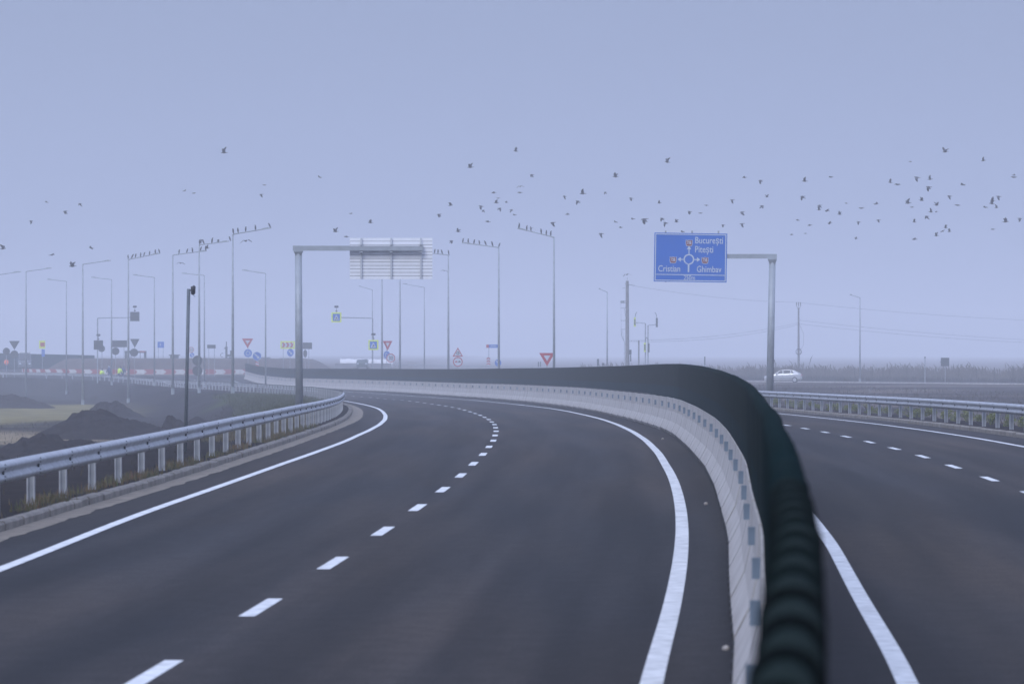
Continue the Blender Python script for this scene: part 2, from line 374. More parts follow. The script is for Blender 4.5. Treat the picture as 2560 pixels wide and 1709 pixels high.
# kerbs and gutter
def kerb(fn, z0, z1, side, label, w=.16, h=.13):
    b=MB(); Z=z0; rnd=random.Random(3)
    while Z<z1:
        e=Z+.97; j=rnd.uniform(-.012,.012); t=rnd.uniform(-.008,.008)
        x0,x1=fn(Z)+j,fn(e)+j; a=x0-side*w; c=x1-side*w
        lo=-.2
        vs=[(x0,Z,gz(Z)+lo),(x0,Z,gz(Z)+h-.03+t),(x0-side*.03,Z,gz(Z)+h+t),(a,Z,gz(Z)+h+t),(a,Z,gz(Z)+lo)]
        ve=[(x1,e,gz(e)+lo),(x1,e,gz(e)+h-.03+t),(x1-side*.03,e,gz(e)+h+t),(c,e,gz(e)+h+t),(c,e,gz(e)+lo)]
        b.add(vs+ve,[(0,1,6,5),(1,2,7,6),(2,3,8,7),(3,4,9,8),(0,4,3,2,1),(5,6,7,8,9)])
        Z+=1.0 if Z<260 else 1.0
    return tag(b.build('kerb',M_kerb),label,'kerb',kind='structure')
kerb(lambda Z: kerbL(Z)+.06, -20, 560, 1, 'rough concrete kerb under the left guardrail')
kerb(lambda Z: kerbR(Z)-.05, 40, 420, -1, 'brown concrete kerb under the right guardrail')
b=MB(); zs=np.arange(-30,420,.5)
for Z in zs:
    x=kerbL(Z)+.06; w=.36+.07*mn.noise(Vector((Z*.6,0,0)))+.05*mn.noise(Vector((Z*2.7,4,0)))+.12*sstep(150,190,Z)
    b.v += [(x,Z,gz(Z)+.014),(x+w,Z,gz(Z)+.006)]
b.f=[(2*i,2*i+1,2*i+3,2*i+2) for i in range(len(zs)-1)]; b.m=[0]*len(b.f)
tag(b.build('gutter',M_gutter),'sandy strip between the left kerb and the asphalt','gutter',kind='structure')
# roundabout asphalt
RC=(-44.5,662.0)
b=MB(); nr=14; na=96; uv=[]
for i in range(nr+1):
    r=20+ (46-20)*i/nr
    for k in range(na):
        a=2*math.pi*k/na; X,Z=RC[0]+r*math.cos(a)*1.25,RC[1]+r*math.sin(a); b.v.append((X,Z,gz(Z)+.03+ (.12 if X<kerbL(Z) else 0))); uv.append((X,Z))
b.f=[(i*na+k,(i+1)*na+k,(i+1)*na+(k+1)%na,i*na+(k+1)%na) for i in range(nr) for k in range(na)]; b.m=[0]*len(b.f); b.uv=uv
tag(b.build('roundabout_road',M_road),'asphalt ring around the earth island','road',kind='structure')
# crossing road on the right
b=MB(); uv=[]; eb=MB()
for i in range(41):
    X=8+i*2.6; Z=548-(X-28)*1.9*.9 if X<90 else 0
    for j,d in enumerate((0,3.5,7)): b.v.append((X+d*.8,Z+d*2.2,terr(X,Z)+.10)); uv.append((d,X))
    eb.v += [(X,Z-1.4,terr(X,Z)+.02),(X,Z-1.4,terr(X,Z)+.14),(X,Z-.4,terr(X,Z)+.14)]
b.f=[(i*3+j,(i+1)*3+j,(i+1)*3+j+1,i*3+j+1) for i in range(31) for j in range(2)]; b.m=[0]*len(b.f); b.uv=uv
tag(b.build('side_road',M_road),'side road behind the right verge','road',kind='structure')
eb.f=[(i*3+j,(i+1)*3+j,(i+1)*3+j+1,i*3+j+1) for i in range(31) for j in range(2)]; eb.m=[0]*len(eb.f)
tag(eb.build('kerb',M_conc),'pale concrete kerb of the side road behind the right verge','kerb',kind='structure')
# island mound (terrain inside the ring)
b=MB(); nr=26; na=150
for i in range(nr+1):
    r=22.2*i/nr
    for k in range(na):
        a=2*math.pi*k/na; X,Z=RC[0]+r*math.cos(a),RC[1]+r*math.sin(a)
        hh=3.62*(1-sstep(16.4,21.6,r+.5*mn.noise(Vector((math.cos(a)*4,math.sin(a)*4,0)))))
        hh=hh-.1+.28*mn.fractal(Vector((X*.22,Z*.22,0)),1,2,5)*sstep(21,14,r); b.v.append((X,Z,ZC-3.2+.05+hh*.60))
b.f=[(i*na+k,(i+1)*na+k,(i+1)*na+(k+1)%na,i*na+(k+1)%na) for i in range(nr) for k in range(na)]; b.m=[0]*len(b.f)
tag(b.build('earth_mound',M_island,smooth=True),'wide low brown earth island in the middle of the roundabout','earth mound')
TOPZ=ZC-3.2+.05+3.45*.60

# ------------------------------------------------------------------ concrete barrier elements and green screen
prof=[(-.30,0),(-.30,.07),(-.17,.32),(-.105,.60),(-.095,.98),(.095,.98),(.105,.60),(.17,.32),(.30,.07),(.30,0)]
def barrier_mesh(L=5.96):
    b=MB(); n=len(prof); ys=np.linspace(-L/2,L/2,3)
    for y in ys:
        for x,z in prof: b.v.append((x,float(y),z+.03))
    for i in range(2):
        for k in range(n): b.f.append((i*n+k,i*n+(k+1)%n,(i+1)*n+(k+1)%n,(i+1)*n+k)); b.m.append(0)
    b.f.append(tuple(range(n-1,-1,-1))); b.m.append(0); b.f.append(tuple(2*n+k for k in range(n))); b.m.append(0)
    for k in range(5):                     # drainage notches along the foot
        y=-L/2+L*(k+.5)/5
        for sx in (-1,1): b.box((sx*.30,y,.06),(.03,.34,.09),mi=1)
    b.box((0,0,.015),(.5,L-.1,.028),mi=1)
    q=[(x*1.015,z+.03) for x,z in prof]
    b.add([(x,L/2+.001,z) for x,z in q]+[(x,L/2+.022,z) for x,z in q],[(k,(k+1)%n,(k+1)%n+n,k+n) for k in range(n)]+[tuple(range(n-1,-1,-1)),tuple(range(n,2*n))],2)
    return b.mesh('barrier_element',[M_conc,M_dark,M_joint])
BM=barrier_mesh()
rb=MB(); rb.box((-.130,0,.80),(.065,.02,.16)); RM=rb.mesh('reflector',M_refl)
s=PB.at_z(5)+1; nb=0
while s<PB.L-3:
    x,z,h=PB.p(s,.30); o=bpy.data.objects.new('barrier_element',BM); COL.objects.link(o)
    o.location=(x,z,h); o.rotation_euler=(0,0,PB.ang(s))
    tag(o,'grey precast concrete barrier element in the long curved median row','concrete barrier','concrete barrier elements of the median row')
    r=bpy.data.objects.new('reflector',RM); COL.objects.link(r); r.parent=o
    s+=5.985; nb+=1
# green glare screen on top of the barrier (hedge-like corrugated strip with a rounded top)
def screen(path, s0, s1, off, z0, hgt, hw, label, fine=True):
    top=MB(); side=MB()
    segs=[]; s=s0
    while s<s1:
        segs.append(s)
        z=path.p(s)[1]
        s+= .0375 if z<60 else (.075 if z<140 else .5)
    na=7
    for i,s in enumerate(segs):
        ph=(s%.75)/.75; seam=max(0,1-min(ph,1-ph)/.09)
        rib=.5+.5*math.cos(2*math.pi*s/.25)
        bul=math.sin(math.pi*ph); zq=path.p(s)[1]; nr_=float(np.interp(zq,[0,12,22,60],[1,1,.7,.4])); dh=.024*(1-ph)*nr_+.006*mn.noise(Vector((s*.7,0,0))); dw=.004*rib+.010*(1-ph)*nr_+.005*mn.noise(Vector((s*1.3,5,0)))
        lean=.02*mn.noise(Vector((s*.12,9,0)))
        w=hw+dw; zc_=path.p(s)[1]; hh=float(np.interp(zc_,[0,18,40,90,150,700],[hgt,hgt-.01,hgt-.08,hgt-.08,hgt,hgt]))+dh; off=float(np.interp(zc_,[0,8,9.6,13.5,24,32,45,110,200],[.31,.315,.338,.35,.31,.29,.285,.28,.30]))
        prof=[(-w*.92,0),(-w,.35*hh),(-w,hh-.07)]+[(-w*math.cos(math.pi*k/(na+1)),hh-.07+.07*math.sin(math.pi*k/(na+1))) for k in range(1,na+1)]+[(w,hh-.07),(w,.35*hh),(w*.92,0)]
        for x,z in prof: top.v.append(path.p(s,off+x+lean*z/hh,z0+z))
    n=len(prof)
    top.f=[(i*n+k,i*n+k+1,(i+1)*n+k+1,(i+1)*n+k) for i in range(len(segs)-1) for k in range(n-1)]
    zg=[path.p(q)[1] for q in segs]
    top.m=[(2 if (segs[i]%.75)>.70 and zg[i]<10.5 and 1<k<n-3 else 3 if (segs[i]%.75)>.70 and zg[i]<17 else 4 if (segs[i]%.75)>.665 and zg[i]<135 else (1 if k in(0,n-2) else 0)) for i in range(len(segs)-1) for k in range(n-1)]  # step faces get the painted overlap shade, weaker with distance
    e=len(segs)-1; top.f += [tuple(range(n-1,-1,-1)),tuple(e*n+k for k in range(n))]; top.m+=[0,0]
    root=thing('glare_screen',label,'glare screen')
    top.build('screen_panel',[M_green,M_greenside,M_stepshade,M_stepshade2,M_stepshade3],root)
    rail=MB(); 
    for i in range(0,len(segs)-1): pass
    st=np.arange(s0,s1,1.5)
    v=[]; 
    for s in st:
        for x,z in ((-hw-.006,0),(-hw-.006,.05),(hw+.006,.05),(hw+.006,0)): v.append(path.p(s,off+x,z0-.004+z))
    rail.add(v,[(i*4+k,i*4+(k+1)%4,(i+1)*4+(k+1)%4,(i+1)*4+k) for i in range(len(st)-1) for k in range(4)])
    rail.build('base_rail',M_dark,root)
    return root
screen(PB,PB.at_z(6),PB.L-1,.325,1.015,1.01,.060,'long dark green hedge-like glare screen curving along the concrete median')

# ------------------------------------------------------------------ guardrails
wprof=[(0,.31),(.045,.285),(.08,.255),(.08,.215),(.03,.17),(.03,.14),(.08,.095),(.08,.055),(.045,.025),(0,0)]
def guardrail(fn, z0, z1, side, label, spacing=4.0, kh=0.0, top=.80, pmax=100):
    """side=+1: beam on the right (+x) of the posts"""
    arr=np.array([fn(z) for z in ZZ]); P=Path(arr,z0,z1)
    root=thing('guardrail',label,'guardrail',P.p(0))
    ox,oy,oz=root.location
    def L(p): return (p[0]-ox,p[1]-oy,p[2]-oz)
    s=0.; b=MB(); bolts=b; n=len(wprof); idx=0
    while s<P.L-spacing*.5:
        e=min(s+spacing+.16,P.L); grow=.004*(idx%2)
        for q in (0,1,2):
            a=s+(e-s)*q/2
            for x,z in wprof: b.v.append(L(P.p(a,side*(.06+x+grow),kh+top-.31+z)))
        k0=len(b.v)-3*n
        for q in range(2):
            for k in range(n-1): b.f.append((k0+q*n+k,k0+q*n+k+1,k0+(q+1)*n+k+1,k0+(q+1)*n+k)); b.m.append(0)
        for dz in (.05,.10,.21,.26):
            c=L(P.p(s+.10,side*(.06+.078),kh+top-.31+dz)); bolts.box(c,(.02,.04,.022),P.ang(s),1)
        c=L(P.p(s+.12,side*(.06+.05),kh+top-.31+.155)); bolts.box(c,(.03,.05,.05),P.ang(s),1)
        s+=spacing; idx+=1
    b.build('beam',[M_rail,M_signback],root,True)
    pm=MB(); hgt=kh+top-.04+.3
    pm.box((-.046,0,hgt/2-.3),(.024,.10,hgt)).box((.046,0,hgt/2-.3),(.024,.10,hgt)).box((0,-.015,hgt/2-.3),(.07,.006,hgt),mi=1)
    PM=pm.mesh('post',[M_rail,M_webshade]); s=.1; cnt=0; rest=MB()
    while s<P.L:
        p=L(P.p(s)); a=P.ang(s)
        if cnt<pmax:
            o=bpy.data.objects.new('post',PM); COL.objects.link(o); o.parent=root; o.location=p; o.rotation_euler=(0,0,a); cnt+=1
        else: rest.box((p[0],p[1],p[2]+hgt/2-.3),(.1,.1,hgt),a)
        s+=spacing
    if rest.v: tag(rest.build('post',M_rail,root),kind='stuff')
    return root
guardrail(lambda Z: at(RAILL,Z), -6.4, 611.5, 1, 'long galvanised guardrail curving along the kerb on the left', kh=.10, top=.75, pmax=100)
guardrail(lambda Z: at(DASH,Z)+15.05, 40, 400, -1, 'galvanised guardrail with shrubs behind it on the far right', kh=.06, top=.80, spacing=4.0)

# ------------------------------------------------------------------ street lamps
def lamp(x, ytop, Z, xtip, ytip, label, r0=.10, birds=(), group='street lamps round the junction'):
    k=sc(Z); X=(x-CX)/k; g=terr(X,Z); g=g-.02; top=ZC-(ytop-YH)/k
    root=thing('street_lamp',label,'street lamp',(X,Z,g),0,group)
    h=top-g
    p=MB(); p.tube([(0,0,0),(0,0,h*.5),(0,0,h)],[r0*1.15,r0*.9,r0*.55],10); p.build('pole',M_pole,root,True)
    f=MB(); f.tube([(0,0,0),(0,0,.5)],[r0*1.5,r0*1.45],10); f.build('foot',M_pole,root)
    dx=(xtip-x)/k; dz=(ytop-ytip)/k; L=dx*.72
    a=MB(); a.tube([(0,0,h-.08),(dx*.04,0,h),(L,0,h+dz*.72)],[.06,.045,.035],8); a.build('arm',M_pole,root,True)
    lm=MB(); ang=math.atan2(dz,dx); R=Matrix.Rotation(-ang,3,'Y')
    lm.box(((L+dx)/2,0,h+dz*.86),(abs(dx)*.30,.26,.07),M=R); lm.box(((L+dx)/2,0,h+dz*.86+.05),(abs(dx)*.16,.16,.06),M=R)
    lm.build('luminaire',M_pole,root)
    return [( (bx-x)/k, bx) for bx in birds], root, h, dx, dz, k
PERCH=[]
def lampb(x,ytop,Z,xtip,ytip,label,birds=(),where='',r0=.10):
    q,root,h,dx,dz,k=lamp(x,ytop,Z,xtip,ytip,label,r0,birds)
    for i,(ox,bx) in enumerate(q):
        PERCH.append((root.location.x+ox,root.location.y,root.location.z+h+dz*(ox/dx if dx else 0)+.055,where,i,len(q)))
lampb(582,585,352,677,570,'tall street lamp, five spaced crows on its arm, left of the white sign back',(583,595,614.5,637.5,675),'the tallest left lamp')
lampb(498,612,397,572,603,'street lamp just left of the tallest one, crows on its arm',(498.5,509,531,575),'the lamp just left of the tallest left lamp')
lampb(432,637,409,516,627,'street lamp behind the thin black-topped post, crows on its arm',(448.5,467,480.5,502,516),'the lamp beside the thin black-topped post')
lampb(321,648,431,400,633,'street lamp with eight crows packed close on its arm at the left',(321.5,330,339,350.5,360,374,388,398),'the lamp with eight birds')
lampb(207,660,444,276,651,'birdless street lamp second from the left edge, arm rising to the right')
lampb(65,678,483,128,670,'leftmost complete street lamp, arm rising to the right')
lampb(-28,690,510,52,679,'street lamp cut by the left edge so only its arm shows')
lampb(1385,592,375,1294,571,'tallest street lamp right of centre, six crows on its arm, beside large yield sign',(1295.5,1318,1327,1352.5,1365,1378),'the lamp beside the large yield sign')
lampb(1247,618,405,1156,607,'street lamp right of centre behind the blue direction board, seven crows on its arm',(1158,1172,1185,1198,1214,1231,1248),'the lamp behind the blue direction board')
lampb(1121,637,430,1048,630,'street lamp partly behind the white sign back, crows on arm, beside roundabout warning sign',(1087,1095.5,1105,1120.5),'the lamp right of the white sign back')
lampb(1000,655,455,930,647,'street lamp pole whose top is hidden behind the middle of the white sign back')
lampb(955,668,475,890,660,'street lamp pole right of the overhead crossing sign, top hidden by white sign back')
for a in [(166,703,549,118,698,'faint far street lamp, arm to the left, leftmost of the far row'),
          (279,698.5,535,228,693,'faint far street lamp between the second and third left lamps'),
          (386,693,520,333,687,'faint far street lamp just left of the thin black-topped post'),
          (511,688,508,455,683,'faint far street lamp between two nearer lamps right of the black-topped post'),
          (664,683,492,606,675,'far street lamp with bare arm, just left of the left gantry pole'),
          (931,724,617,897,715,'short far street lamp right behind the overhead pedestrian sign pole'),
          (1061,718,597,1007,709,'far street lamp with bare arm below the right end of the white sign back'),
          (1518,730,540,1496,721,'slim street lamp between the large yield sign and the utility pole'),
          (2150,744,538,2124,736,'slim street lamp standing alone at the far right')]:
    lampb(*a,r0=.085)

# ------------------------------------------------------------------ crows
def bird_mesh(up, fold=0., tailup=0.):
    """body along x (head at -x), wings along y raised by angle `up` degrees"""
    b=MB(); n=8
    xs=[-.26,-.215,-.175,-.12,-.04,.05,.13,.18,.30]; rs=[.004,.022,.036,.042,.062,.058,.038,.028,.035]; zs=[.0,.005,.012,.01,0,-.004,0,.003,.0]
    rf=[1,1,1,1,1,1,.9,.7,.18]
    vs=[];
    for x,r,z,q in zip(xs,rs,zs,rf):
        for k in range(n):
            a=2*math.pi*k/n; vs.append((x,r*math.cos(a)*(1 if q>.5 else 1.6),z+r*q*math.sin(a)))
    fs=[(i*n+k,i*n+(k+1)%n,(i+1)*n+(k+1)%n,(i+1)*n+k) for i in range(len(xs)-1) for k in range(n)]+[tuple(range(n)),tuple((len(xs)-1)*n+k for k in range(n-1,-1,-1))]
    b.add(vs,fs)
    A=math.radians(up); B=math.radians(up*.45+fold)
    for sgn in (-1,1):
        st=[(0,-.10,.10,0.),(.16,-.135,.085,0.),(.30,-.10,.09,1.),(.42,-.03,.10,1.),(.50,.05,.09,1.)]
        v=[]; y=0.03;z=.015;prev=0.
        for d,x0,x1,seg in st:
            a=A if seg==0 else B
            y+= (d-prev)*math.cos(a); z+=(d-prev)*math.sin(a); prev=d
            v += [(x0,sgn*y,z+.008),(x1,sgn*y,z),(x0,sgn*y,z-.004),(x1,sgn*y,z-.006)]
        f=[]
        for i in range(4):
            a,c=i*4,(i+1)*4
            f += [(a,a+1,c+1,c),(a+2,c+2,c+3,a+3),(a,c,c+2,a+2),(a+1,a+3,c+3,c+1)]
        f.append((16,17,19,18)); b.add(v,f)
    return b.mesh('crow',M_bird,True)
BMESH={'v':bird_mesh(58),'u':bird_mesh(80),'l':bird_mesh(6),'d':bird_mesh(-48,-10),'a':bird_mesh(18,-42)}
pb=MB(); 
pb.tube([(.0,0,.02),(.02,0,.07),(.02,0,.16),(0,0,.25),(-.01,0,.31),(-.03,0,.355),(-.07,0,.365),(-.115,0,.355)],[.02,.05,.07,.062,.045,.043,.025,.004],8)
pb.tube([(.03,0,.12),(.07,0,.02),(.10,0,-.08)],[.045,.03,.02],6)
pb.tube([(0,-.025,.06),(0,-.025,-.01)],.008,4); pb.tube([(0,.025,.06),(0,.025,-.01)],.008,4)
BP=pb.mesh('crow',M_bird,True)
ordw=['first','second','third','fourth','fifth','sixth','seventh','eighth']
for X,Z,h,where,i,n in PERCH:
    o=bpy.data.objects.new('crow',BP); COL.objects.link(o); o.location=(X,Z,h-.01); o.rotation_euler=(random.uniform(-.1,.1),random.uniform(-.28,.38),random.choice([0,math.pi])+random.uniform(-1.3,1.3)); sz=random.uniform(.85,1.05); o.scale=(sz,sz,sz)
    tag(o,'crow %s from left on arm of %s'%(ordw[i],where),'crow','crows perched on the lamp arms')
Bd=[]
def bl(ox,oy,k,l):
    for x,y,p,*q in l: Bd.append((ox+x/k,oy+y/k,p,q[0] if q else 1.))
bl(1060,350,3.485,[(800,97,'u'),(405,238,'v',1.25),(940,303,'d',.9),(838,405,'a',.85),(835,458,'l'),(608,460,'l'),(648,507,'l',.7),(630,547,'v'),(717,543,'l',.7),(658,595,'d',.9),(497,577,'d'),(517,612,'d',.7),(230,570,'v'),(132,648,'d'),(760,608,'d',.75),(790,652,'l',.8),(555,712,'l'),(297,798,'v'),(237,878,'d',.9),(177,1138,'a',.8),(1225,489,'d',.8),(1383,468,'v',1.2),(1341,533,'d'),(1580,455,'d',.7),(1668,320,'v',1.2),(1805,507,'d',.9),(1250,648,'l',.9),(1122,720,'d',1.1),(1820,688,'l',.9),(1920,690,'d',1.4),(1670,714,'l',.7),(1715,762,'l',.8),(1542,816,'d',1.),(1768,1172,'a',.9),(2050,549,'v',.8),(940,767,'a',.8),(2075,683,'d',.9)])
bl(1660,350,5.8075,[(48,322,'u',1.15),(1168,546,'l',.9),(1402,588,'d',.9),(2043,598,'v',1.1),(1493,826,'v',.8),(990,870,'d',.9),(1420,956,'d',.9),(2012,820,'d',1.1),(2258,950,'d',1.),(2250,1012,'u',.9),(615,948,'l',.8),(372,1040,'d',.9),(525,1062,'l',.8),(1135,1047,'d',1.),(180,1190,'v',.9),(20,1200,'d',1.),(857,1233,'d',.7),(1133,1217,'d',.9),(1940,1165,'l',.8),(2118,1238,'l',.9),(2052,1357,'l',.6),(1853,1375,'l',.7),(270,1333,'l',.8)])
bl(1960,350,3.485,[(1405,103,'v',1.3),(1100,189,'l',.7),(1738,180,'u',.9),(410,323,'l',1.),(1158,326,'d',1.2),(1273,343,'u',1.),(925,370,'u',.9),(990,388,'l',1.2),(1260,410,'d',1.2),(1558,390,'l',1.),(2002,307,'l',.8),(1998,325,'l',1.1),(375,617,'l',.9),(485,647,'v',.9),(543,551,'l',.7),(672,594,'l',1.),(802,557,'l',1.),(1080,550,'v',1.2),(1197,526,'v',1.),(1115,585,'l',.8),(1328,567,'v',1.),(1442,488,'d',.9),(1511,568,'l',1.1),(1870,492,'d',1.),(1817,527,'v',1.),(1811,555,'v',1.1),(1755,586,'l',1.),(1850,590,'u',.8),(1278,627,'u',.9),(1326,627,'l',.6),(1245,665,'d',1.),(1135,715,'u',.8),(823,697,'d',.8),(650,713,'d',.8),(398,725,'l',.9),(627,857,'l',.7),(1137,865,'l',1.),(1328,834,'u',.9),(1380,796,'l',.7),(1408,765,'u',.8),(1441,798,'u',.8),(1820,778,'l',.9),(1930,712,'v',1.2),(2053,684,'d',.9)])
bl(0,350,3.356,[(1880,107,'u',1.3),(1548,426,'l',.6),(1628,446,'l',.8),(2218,378,'l',.8),(2192,457,'d',.8),(391,521,'l',.7),(548,598,'d',1.),(672,535,'d',.8),(261,679,'d',.8),(25,912,'v',1.2),(435,964,'l',1.1),(608,1058,'v',1.4),(765,906,'l',.9),(1688,838,'d',.9),(1515,1032,'a',1.),(2063,846,'a',1.4),(1830,855,'v',.8),(1740,908,'u',.8)])
bl(560,520,3.267,[(1035,46,'l',.7),(1195,120,'v',1.),(912,192,'v',1.2),(1000,234,'l',1.)])
Bd.append((799,443,'l',.7))
marks=[(110,'above the far left lamps'),(330,'above the left lamp crowded with birds'),(480,'above the thin black-topped post'),(640,'above the tallest left lamp'),(800,'above the left gantry pole'),(975,'above the white sign back'),
       (1130,'above right end of white sign back'),(1247,'above the lamp by the blue board'),(1385,'above the lamp by the large yield sign'),(1520,'above the slim lamp left of the blue sign'),(1625,'over the left edge of the blue sign'),(1727,'over the blue overhead sign'),(1830,'right of the blue overhead sign'),
       (1930,'above the right gantry pole'),(2030,'above the right utility pole'),(2150,'above the slim lamp at the far right'),(2260,'above the empty post at the far right'),(2363,'above the square sign back, far right'),(2460,'right of the square sign back, far right'),(2540,'at the right edge of the flock')]
posew={'v':'wings in a v','u':'wings straight up','l':'gliding flat','d':'wings down','a':'wings arched'}
buck={}
for e in Bd:
    mk=min(marks,key=lambda m:abs(m[0]-e[0]))[1]; buck.setdefault((mk,e[2]),[]).append(e)
for (mk,pz),l in buck.items():
    l.sort(key=lambda e:e[1])
    for i,(x,y,p,sz) in enumerate(l):
        Z=430/ (.8+.2*sz) *random.uniform(.97,1.03); o=bpy.data.objects.new('crow',BMESH[p]); COL.objects.link(o)
        o.location=pix(x,y,Z); q=sz*.92/(.8+.2*sz); o.scale=(q,q,q)
        yaw=random.uniform(-.5,.5) if random.random()<.8 else math.pi+random.uniform(-.5,.5)
        if p=='a': yaw+=math.pi/2
        o.rotation_euler=(random.uniform(-.35,.1) if p in 'ld' else random.uniform(-.2,.2),random.uniform(-.15,.15),yaw)
        nth='' if len(l)==1 else (', highest' if i==0 else (', lowest' if i==len(l)-1 else ', %s highest'%ordw[i]))
        tag(o,'crow %s, %s%s'%(posew[p],mk,nth),'crow','crows flying over the road')

# ------------------------------------------------------------------ lettering
def text_into(b, txt, size, x, z, y, mi, align='LEFT', sx=.82, bold=.0):
    c=bpy.data.curves.new('t','FONT'); c.body=txt; c.size=size; c.align_x=align; c.offset=bold; c.resolution_u=3; c.extrude=.002
    o=bpy.data.objects.new('t',c); me=bpy.data.meshes.new_from_object(o)
    b.add([(x+v.co.x*sx,y-v.co.z,z+v.co.y) for v in me.vertices],[tuple(p.vertices) for p in me.polygons],mi)
    bpy.data.objects.remove(o); bpy.data.curves.remove(c); bpy.data.meshes.remove(me)
def rect(x0,z0,x1,z1): return [(x0,z0),(x1,z0),(x1,z1),(x0,z1)]
def frame(b,x0,z0,x1,z1,w,y0,y1,mi):
    b.prism(rect(x0,z0,x1,z0+w),y0,y1,mi); b.prism(rect(x0,z1-w,x1,z1),y0,y1,mi)
    b.prism(rect(x0,z0+w,x0+w,z1-w),y0,y1,mi); b.prism(rect(x1-w,z0+w,x1,z1-w),y0,y1,mi)
# right gantry with the blue direction sign
def gantry_right():
    Z=238.; k=sc(Z); X=(1931-CX)/k; g=terr(X,Z)-.05
    root=thing('gantry_sign','blue overhead direction sign on a cantilever pole at the right','road sign',(X,Z,g))
    def lx(x): return (x-1931)/k
    def lz(y): return ZC-(y-YH)/k-g
    h=lz(648)
    p=MB(); p.tube([(-.14,0,0),(0,0,h)],[.185,.165],16); p.build('pole',M_galv,root,True)
    c=MB(); c.tube([(0,0,h-.28),(0,0,h-.02),(0,0,h+.03)],[.17,.30,.30],4); c.build('pole_cap',M_galv,root)
    a=MB(); a.box(((lx(1942)+lx(1700))/2,0.02,lz(640.5)),(lx(1942)-lx(1700),.16,.22)); a.build('arm',M_galv,root)
    for x in (1664,1730,1796): MB().box((lx(x),-.10,(lz(577)+lz(705))/2),(.08,.08,lz(577)-lz(705))).build('bracket',M_galv,root)
    # panel, drawn in metres from its lower left corner
    W,Hh=(1819-1637)/k,(582-704)/-k
    pr=bpy.data.objects.new('panel',None)
    b=MB(); f=-.16
    b.prism(rect(0,0,W,Hh),f,f+.03,0)
    frame(b,.045,.045,W-.045,Hh-.045,.045,f-.004,f,1)
    b.prism(rect(.06,.335,W-.06,.375),f-.004,f,1)
    cx,cz=W*.478,1.12
    b.ring(.265,.20,cx,cz,f-.004,f,48,1,-92,222); b.ring(.265,.20,cx,cz,f-.004,f,4,1,228,240); b.ring(.265,.20,cx,cz,f-.004,f,3,1,245,256)
    b.prism(rect(cx-.05,.49,cx+.03,cz-.235),f-.004,f,1)
    b.prism(rect(cx-.022,cz+.25,cx+.022,cz+.52),f-.004,f,1); b.prism([(cx-.115,cz+.50),(cx+.115,cz+.50),(cx,cz+.66)],f-.005,f,1)
    for s_ in (-1,1):
        x0,x1=sorted((cx+s_*.25,cx+s_*.42)); b.prism(rect(x0,cz-.03,x1,cz+.015),f-.004,f,1)
        t=[(cx+s_*.40,cz-.12),(cx+s_*.56,cz-.005),(cx+s_*.40,cz+.11)]
        b.prism(t if s_>0 else t[::-1],f-.005,f,1)
    def shield(x,z,tx):
        sh=[(-.13,-.16),(0,-.18),(.13,-.16),(.165,-.02),(.15,.06),(.165,.13),(.09,.11),(0,.135),(-.09,.11),(-.165,.13),(-.15,.06),(-.165,-.02)]
        b.prism([(x+p*1.08,z+q*1.08) for p,q in sh],f-.004,f,1); b.prism([(x+p*.93,z+q*.93) for p,q in sh],f-.008,f-.003,2)
        text_into(b,tx,.22,x,z-.08,f-.010,1,'CENTER',.62,.006)
    shield(cx,cz+.83,'73B'); shield(cx-.78,cz-.02,'73B'); shield(cx+.80,cz-.02,'73B')
    B_=.004
    text_into(b,'Bucure\u0219ti',.46,W*.555,Hh-.50,f-.006,1,'LEFT',.78,B_)
    text_into(b,'Pite\u0219ti',.46,W*.555,Hh-.95,f-.006,1,'LEFT',.78,B_)
    text_into(b,'Cristian',.44,.20,.50,f-.006,1,'LEFT',.80,B_)
    text_into(b,'Ghimbav',.44,W*.585,.50,f-.006,1,'LEFT',.78,B_)
    text_into(b,'250m',.32,W*.49,.11,f-.006,1,'CENTER',.80,.002)
    # tilt a degree, as in the photo
    R=Matrix.Rotation(math.radians(.9),3,'Y'); o0=Vector((lx(1634),0,lz(703.5)))
    b.v=[tuple(R@Vector(v)+o0) for v in b.v]
    b.build('sign_panel',[M_blue,M_signwhite,M_shield],root)
gantry_right()
# left gantry, back of a sign seen
def gantry_left():
    Z=205.; k=sc(Z); X=(746-CX)/k; g=terr(X,Z)-.05
    root=thing('gantry_sign','back of a white slatted overhead sign on a cantilever pole at the left','road sign',(X,Z,g))
    def lx(x): return (x-746)/k
    def lz(y): return ZC-(y-YH)/k-g
    h=lz(628)
    p=MB(); p.tube([(.04,0,0),(0,0,h)],[.165,.15],16); p.build('pole',M_galv,root,True)
    c=MB(); c.tube([(0,0,h-.18),(0,0,h-.02),(0,0,h+.02)],[.16,.27,.27],4); c.build('pole_cap',M_galv,root)
    a=MB(); a.box(((lx(737)+lx(1058))/2,-.02,lz(620.5)),(lx(1058)-lx(737),.2,.205)); a.box((lx(741),-.02,lz(620.5)),(.30,.22,.215)); a.build('arm',M_galv,root)
    x0,x1,z0,z1=lx(874),lx(1081),lz(698),lz(594)
    b=MB(); n=12; sl=(z1-z0)/n
    for i in range(n):
        b.box(((x0+x1)/2,.20,z0+sl*(i+.5)),(x1-x0,.03,sl-.018),mi=0)
        if i: b.box(((x0+x1)/2,.20,z0+sl*i),(x1-x0-.01,.02,.02),mi=1)
    b.build('sign_panel',[M_alu,M_signback],root)
    for x in (903,978,1052):
        br=MB(); br.box((lx(x),.12,(z0+z1)/2),(.075,.07,z1-z0-.03))
        for dz in (.16,-.16): br.box((lx(x),.0,lz(620.5)+dz),(.12,.26,.035))
        br.build('bracket',M_brk,root)
gantry_left()
